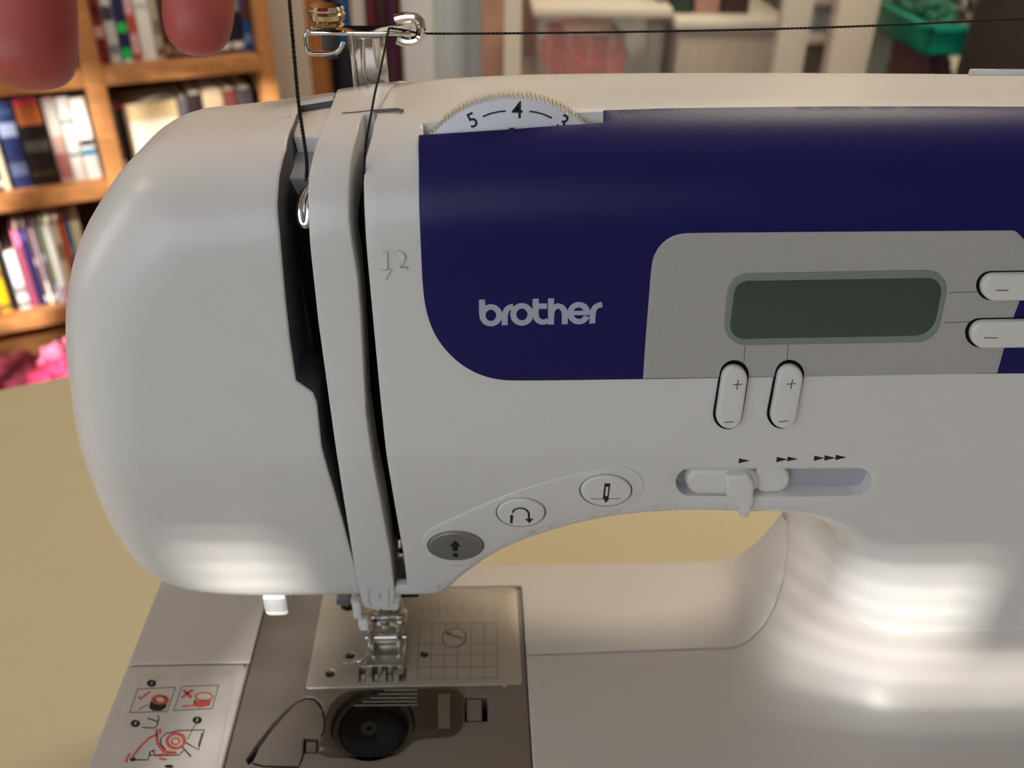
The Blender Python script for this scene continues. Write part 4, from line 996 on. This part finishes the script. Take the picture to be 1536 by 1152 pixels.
brow(z3, 436, [
    (-80, -45, 345, (70, 80, 110), 'grey blue book at the left edge, lower bay', None), (-45, -8, 350, (160, 60, 60), 'red book at the left edge, lower bay', None),
    (-8, 10, 372, (222, 184, 20), 'yellow book at the left edge, lower bay', None), (10, 22, 344, (26, 26, 28), 'narrow black book right of the yellow one', [(.8, .92, (110, 110, 110))]),
    (23, 41, 376, (220, 220, 220), 'short white book leaning between black and pink spines', None), (42, 54, 340, (150, 70, 96), 'plum paperback with pink top, lower bay', [(.8, .98, (224, 120, 160))]),
    (54, 64, 342, (34, 32, 84), 'dark blue paperback, lower bay', [(.85, .95, (80, 80, 150))]), (64, 70, 340, (96, 70, 76), 'thin brown paperback right of the dark blue one', None),
    (70, 77, 342, (150, 130, 140), 'thin mauve paperback, lower bay', [(.0, .3, WH)]), (77, 84, 338, (90, 74, 80), 'thin dark mauve paperback left of the green one', None), (84, 90, 336, (120, 130, 92), 'thin moss green paperback, lower bay', [(.0, .25, (170, 170, 190))]),
    (90, 103, 330, (222, 222, 214), 'white paperback leaning beside the moss green one', [(.0, .2, (180, 140, 150))]), (103, 115, 326, (208, 186, 150), 'cream paperback left of the orange spine', None), (115, 123, 322, (216, 86, 40), 'thin orange paperback, lower bay', None),
    (123, 130, 330, (20, 110, 160), 'thin bright blue paperback, lower bay', None), (130, 146, 308, (206, 200, 166), 'tall pale cream book next to the upright, lower bay', None),
], 'lower bay')
# clothes heaped in front of the bookcase foot
def garment(name, u, v, back, size, rgb, seed, label):
    s_, z_ = bc(u, v, back); bm = bmesh.new(); bmesh.ops.create_icosphere(bm, subdivisions=5, radius=1)
    from mathutils import noise
    for q in bm.verts:
        p = q.co * 1.7 + Vector((seed * 3.1, seed, 0)); d = 1 + .35 * noise.noise(p) + .22 * noise.noise(p * 2.7) + .12 * noise.noise(p * 6)
        fold = .08 * math.sin(9 * q.co.x + 5 * noise.noise(p * 1.2) * 3)
        q.co = Vector((q.co.x * size[0], q.co.y * size[1], max(-.75, q.co.z) * size[2])) * (d + fold)
    o = finish(name, bm, cm(rgb, .85), None, weld=0, scale=1); zmin = min(q.co.z for q in o.data.vertices)
    base = z_ - size[2]
    o.location = BM_ @ Vector((s_, back, base - 0)); return tag(o, label, 'clothes', 'clothes heaped at the foot of the bookcase')
garment('shirt', 90, 520, -.13, (.042, .05, .042), (240, 130, 168), 1, 'bright pink and white crumpled shirt lying in the sun at the bookcase foot')
garment('shirt', 80, 548, -.24, (.045, .04, .03), (226, 70, 120), 5, 'hot pink crumpled shirt under the brighter one')
garment('sweater', 30, 556, -.14, (.13, .09, .045), (104, 22, 42), 2, 'crimson sweater heaped low at the left, just above the table edge')
mbox('storage_chest', (0, 0, 0), (.01, .01, .01), cm((90, 60, 44), .6)) if False else None

# ---- things behind the machine, right of the bookcase
def rect(u0, u1, v0, v1, Y):
    vm = (v0 + v1) / 2; a = on_y(u0, vm, Y * 1000); b = on_y(u1, vm, Y * 1000); c = on_y((u0 + u1) / 2, v0, Y * 1000); d = on_y((u0 + u1) / 2, v1, Y * 1000)
    return a[0] / 1000, b[0] / 1000, d[2] / 1000, c[2] / 1000
def rbox(name, u0, u1, v0, v1, Y, dep, mt, parent=None, bev=.003, z=None, zt=None):
    a, b, c, d = rect(u0, u1, v0, v1, Y)
    if z is not None: c = z
    if zt is not None: d = zt
    return mbox(name, (a, Y, c), (b, Y + dep, d), mt, parent, bev)
tr = rbox('trim_1', 390, 461, 0, 140, 1.98, .10, cm((216, 210, 204), .5), z=FZ, zt=CZ); tr['kind'] = 'structure'
cab = empty('cabinet', (-.5, 2.2, FZ), 'open brown wooden cabinet between the white trims with a few books', 'cabinet')
def cpart(o): return parent_keep(o, cab)
cpart(rbox('side_panel', 461, 485, 0, 140, 1.99, .3, 'wood', z=FZ, zt=CZ - .1))
cpart(rbox('side_panel', 597, 604, 0, 140, 2.05, .24, 'woodd', z=FZ, zt=CZ - .1))
a, b, c, d = rect(485, 600, 0, 140, 2.28); cpart(mbox('back_panel', (a - .03, 2.29, FZ), (b + .03, 2.30, CZ - .1), cm((34, 26, 26), .7)))
zc_ = rect(500, 590, 0, 168, 2.06)[2]
cpart(mbox('shelf', (a - .02, 2.03, zc_ - .02), (b + .02, 2.28, zc_), 'woodd'))
zc2 = zc_ - .35; cpart(mbox('shelf', (a - .02, 2.03, zc2 - .02), (b + .02, 2.28, zc2), 'woodd'))
def wbook(u0, u1, vt, Y, rgb, label, zb, bands=(), dep=.17, cat='book', name='book', grp='books in the brown cabinet'):
    a, b, c, d = rect(u0, u1, vt, vt + 60, Y); h = max(.08, d - zb); wd = b - a - .001; t = .002
    bm = bmesh.new(); box_into(bm, (t / 2, dep / 2, h / 2), (t, dep, h)); box_into(bm, (wd - t / 2, dep / 2, h / 2), (t, dep, h)); box_into(bm, (wd / 2, t / 2, h / 2), (wd, t, h), .0006)
    o = finish(name, bm, cm(rgb, .45), None, weld=0, scale=1); o.location = (a, Y, zb); tag(o, label, cat, grp)
    bm = bmesh.new(); box_into(bm, (wd / 2, dep / 2 + .001, h / 2), (wd - 2 * t - .0004, dep - .008, h - .008)); sub(finish('page_block', bm, cm((226, 214, 188), .8), None, weld=0, scale=1), o)
    for f0, f1, c_ in bands:
        bm = bmesh.new(); box_into(bm, (wd / 2, -.0004, h * (f0 + f1) / 2), (wd * .9, .001, h * (f1 - f0))); sub(finish('spine_print', bm, cm(c_, .45), None, smooth=False, weld=0, scale=1), o)
    return o
wbook(493, 500, -30, 2.06, (26, 24, 30), 'black book at the left of the brown cabinet', zc_)
wbook(500, 522, -36, 2.06, (20, 84, 140), 'deep blue book in the brown cabinet behind the chrome guide', zc_, [(.15, .5, (26, 30, 44)), (.0, .12, (24, 74, 110))])
wbook(523, 546, -40, 2.06, (150, 150, 150), 'grey book behind the chrome guide', zc_, [(.6, .9, (206, 204, 198)), (.2, .3, (60, 60, 66))])
wbook(547, 562, -36, 2.06, (96, 20, 28), 'dark red book right of the grey one', zc_)
wbook(562, 580, -40, 2.06, (70, 16, 22), 'maroon book in the brown cabinet', zc_, [(.1, .5, (84, 20, 54))])
wbook(580, 598, -30, 2.06, (90, 22, 60), 'purple red book at the right end of the brown cabinet', zc_, [(.0, .2, (30, 16, 22))])
o = rbox('trim_2', 604, 652, 0, 130, 1.98, .06, cm((222, 230, 230), .45), z=FZ, zt=CZ); o['kind'] = 'structure'
dr = rbox('door_1', 654, 722, 0, 130, 2.02, .04, cm((222, 231, 233), .45), z=FZ + .005, zt=1.2); dr['kind'] = 'structure'
a, b, c, d = rect(664, 700, 0, 130, 2.02); o = mbox('door_panel', (a, 2.012, FZ + .2), (b, 2.021, 1.05), cm((200, 210, 214), .45), dr, .004)
o = mbox('door_knob', (b + .004, 1.97, .12), (b + .034, 2.02, .16), 'brass', dr, .012)
o = rbox('trim_3', 722, 806, 0, 115, 1.9, .05, cm((176, 138, 116), .5, noise=.12, nscale=14), z=FZ, zt=CZ); o['kind'] = 'structure'

M['clear'] = mat('clear_tub_plastic', (228, 224, 216), 0.12, alpha=0.12)
M['cleard'] = mat('frosted_tub_plastic', (206, 194, 178), 0.3, alpha=0.7)
M['rim'] = cm((216, 208, 194), .35)
def tub(u0, u1, v0, v1, Y, dep, label, mt, lid_h=.02, ribs=6, zb=None, grp=None):
    a, b, c, d = rect(u0, u1, v0, v1, Y); c = zb if zb is not None else c
    t = empty('storage_tub', ((a + b) / 2, Y + dep / 2, c), label, 'storage tub', grp)
    P = lambda o: parent_keep(o, t)
    th = .003; bm = bmesh.new()
    box_into(bm, ((a + b) / 2, Y + th / 2, (c + d) / 2), (b - a, th, d - c), .001); box_into(bm, ((a + b) / 2, Y + dep - th / 2, (c + d) / 2), (b - a, th, d - c), .001)
    box_into(bm, (a + th / 2, Y + dep / 2, (c + d) / 2), (th, dep - 2 * th, d - c), .001); box_into(bm, (b - th / 2, Y + dep / 2, (c + d) / 2), (th, dep - 2 * th, d - c), .001); box_into(bm, ((a + b) / 2, Y + dep / 2, c + .002), (b - a - 2 * th, dep - 2 * th, .003))
    P(finish('tub_body', bm, mt, None, weld=0, scale=1))
    bm = bmesh.new()
    for k in range(ribs):
        x = a + (b - a) * (k + .5) / ribs; box_into(bm, (x, Y - .003, (c + d) / 2 - .01), (.006, .006, (d - c) * .85), .002)
    P(finish('tub_ribs', bm, mt, None, weld=0, scale=1))
    P(mbox('tub_lid', (a - .012, Y - .012, d), (b + .012, Y + dep + .012, d + lid_h), 'rim', None, .006))
    return t, (a, b, c, d)
rack = empty('storage_rack', (.9, 1.6, FZ), 'white storage rack standing against the wall at the right behind the machine', 'rack')
def rp(o): return parent_keep(o, rack)
rp(rbox('post', 1170, 1214, 0, 100, 1.42, .03, cm((214, 206, 190), .4), z=FZ, zt=1.3)); rp(rbox('post', 1252, 1312, 0, 100, 1.42, .04, cm((218, 208, 190), .4), z=FZ, zt=1.3))
zb_t = rect(900, 1000, 0, 160, 1.5)[2]
xl = rect(806, 1000, 0, 60, 1.5)[0]; xr_ = rect(1100, 1560, 0, 60, 1.5)[1]
rp(mbox('shelf', (xl - .02, 1.50, zb_t - .025), (xr_ + .2, 2.0, zb_t - .001), cm((206, 198, 184), .5)))
rp(mbox('shelf', (xl - .02, 1.50, zb_t - .45), (xr_ + .2, 2.0, zb_t - .425), cm((206, 198, 184), .5)))
rp(mbox('post', (xl - .06, 1.46, FZ), (xl - .03, 1.49, 1.3), cm((214, 206, 190), .4)))
tb1, r1 = tub(806, 992, 26, 150, 1.56, .36, 'clear lidded tub holding bright red fabric, behind the tension dial', 'clear', zb=zb_t, grp=None)
tb2, r2 = tub(1014, 1165, 44, 150, 1.56, .36, 'frosted tub with pale rim right of the red filled tub', 'cleard', zb=zb_t)
a, b, c, d = r1
def lump(name, lo, hi, rgb, seed, label, cat, grp=None, rough=.8, amp=.18):
    from mathutils import noise
    bm = bmesh.new(); bmesh.ops.create_cube(bm, size=2); bmesh.ops.subdivide_edges(bm, edges=bm.edges, cuts=14, use_grid_fill=True)
    c_, s_ = (A(lo) + A(hi)) / 2, (A(hi) - A(lo)) / 2
    for q in bm.verts:
        n_ = q.co.normalized(); q.co = q.co * .55 + n_ * .55; p = q.co * 1.6 + Vector((seed, seed * 2, 0)); f = 1 + amp * noise.noise(p * 1.5) + amp * .6 * noise.noise(p * 4)
        q.co = Vector((q.co.x * s_[0], q.co.y * s_[1], q.co.z * s_[2])) * f * .9
    o = finish(name, bm, cm(rgb, rough), None, weld=0, scale=1); o.location = tuple(c_); return tag(o, label, cat, grp)
lump('fabric', (a + .02  , 1.60, c + .01), (b - .05, 1.82, c + (d - c) * .70), (216, 30, 60), 4, 'bright red folded fabric inside the clear tub', 'fabric')
lump('fabric', (a + .05  , 1.60, c + (d - c) * .68), (a + .15, 1.8, d - .005), (236, 196, 176), 8, 'pale peach fabric on top of the red fabric in the clear tub', 'fabric', amp=.1)
a, b, c, d = r2
lump('fabric', (a + .02  , 1.60, c + .01), (b - .02, 1.82, c + (d - c) * .8), (196, 180, 160), 6, 'beige fabric inside the frosted tub', 'fabric')
zt2 = d + .021
for u0, u1, rgb, lab in ((990, 1006, (120, 104, 90), 'narrow brown book on the frosted tub'), (1006, 1044, (40, 64, 52), 'dark green book standing on the frosted tub'), (1046, 1086, (176, 132, 122), 'dusty pink book standing on the frosted tub'), (1088, 1130, (64, 44, 44), 'dark brown book standing on the frosted tub')):
    wbook(u0, u1, -60, 1.60, rgb, lab, zt2, grp='books standing on the frosted tub')
t4, r4 = tub(1190, 1248, 66, 150, 1.56, .3, 'dark grey brown tub low between the two white rack posts', cm((110, 98, 90), .5), ribs=2, zb=zb_t)
t3, r3 = tub(1206, 1250, 8, 68, 1.56, .3, 'grey tub between the two white rack posts', cm((160, 166, 168), .4), ribs=2, zb=r4[3] + .022)
o = mbox('wall_right_panel', (0, 0, 0), (.01, .01, .01), 'wallp') if False else None
t5, r5 = tub(1316, 1388, -10, 150, 1.62, .3, 'tall pale blue grey tub right of the thick white post', cm((176, 182, 180), .45), ribs=2, zb=zb_t)
# green basket and its contents
a, b, c, d = rect(1392, 1560, 38, 84, 1.40)
gb = empty('basket', ((a + b) / 2, 1.55, c), 'green plastic basket full of clear wrapped things at the right edge', 'basket')
bm = bmesh.new(); wd = b - a
for lo, hi in (((a, 1.40, c), (b, 1.404, d - .012)), ((a, 1.66, c), (b, 1.664, d - .012)), ((a, 1.40, c), (a + .004, 1.66, d - .012)), ((b - .004, 1.40, c), (b, 1.66, d - .012)), ((a, 1.40, c), (b, 1.664, c + .004))):
    lo, hi = A(lo), A(hi); box_into(bm, (lo + hi) / 2, hi - lo, .001)
parent_keep(finish('basket_body', bm, cm((20, 150, 120), .3), None, weld=0, scale=1), gb)
bm = bmesh.new()
for lo, hi in (((a - .012, 1.388, d - .012), (b + .012, 1.404, d)), ((a - .012, 1.66, d - .012), (b + .012, 1.676, d)), ((a - .012, 1.388, d - .012), (a + .004, 1.676, d)), ((b - .004, 1.388, d - .012), (b + .012, 1.676, d))):
    lo, hi = A(lo), A(hi); box_into(bm, (lo + hi) / 2, hi - lo, .003)
parent_keep(finish('basket_rim', bm, cm((16, 136, 108), .25), None, weld=0, scale=1), gb)
for k, (fx0, fx1, rgb, lab, top) in enumerate(((.05, .3, (60, 120, 96), 'green wrapped packet in the basket, leftmost', .03), (.3, .55, (120, 110, 104), 'grey shiny packet in the middle of the green basket', .05), (.55, .78, (96, 116, 60), 'olive shiny packet in the green basket', .045), (.78, .95, (150, 150, 140), 'pale shiny packet at the right of the green basket', .035))):
    lump('packet', (a + wd * fx0, 1.43, c + .006), (a + wd * fx1, 1.62, d + top), rgb, k * 3.3, lab, 'packet', 'packets in the green basket', rough=.15, amp=.3)
lump('fabric', (a + .04, 1.50, zb_t + .01), (a + wd * .6, 1.70, c - .004), (120, 84, 84), 9, 'dull maroon fabric bundle under the green basket', 'fabric')
x_, _, z_, _ = rect(1508, 1560, 10, 60, 1.2)
dk = empty('laundry_bag', (x_ + .1, 1.3, FZ), 'dark brown cloth bag standing at the far right edge', 'bag')
bm = bmesh.new(); lathe_into(bm, [(.08, 0), (.11, .05), (.115, .3), (.105, .6), (.098, .85), (.07, .93), (.03, .97)], (x_ + .11, 1.3, FZ), (0, 0, 1), 28)
parent_keep(finish('bag_body', bm, cm((40, 30, 28), .8), None, weld=0, scale=1), dk)
parent_keep(tube('drawstring', [Vector((x_ + .11 + .075 * math.cos(t), 1.3 + .075 * math.sin(t), FZ + .925)) * 1000 for t in [2 * PI * k / 24 for k in range(24)]], 4, cm((150, 140, 120), .7), None, 8, True), dk)
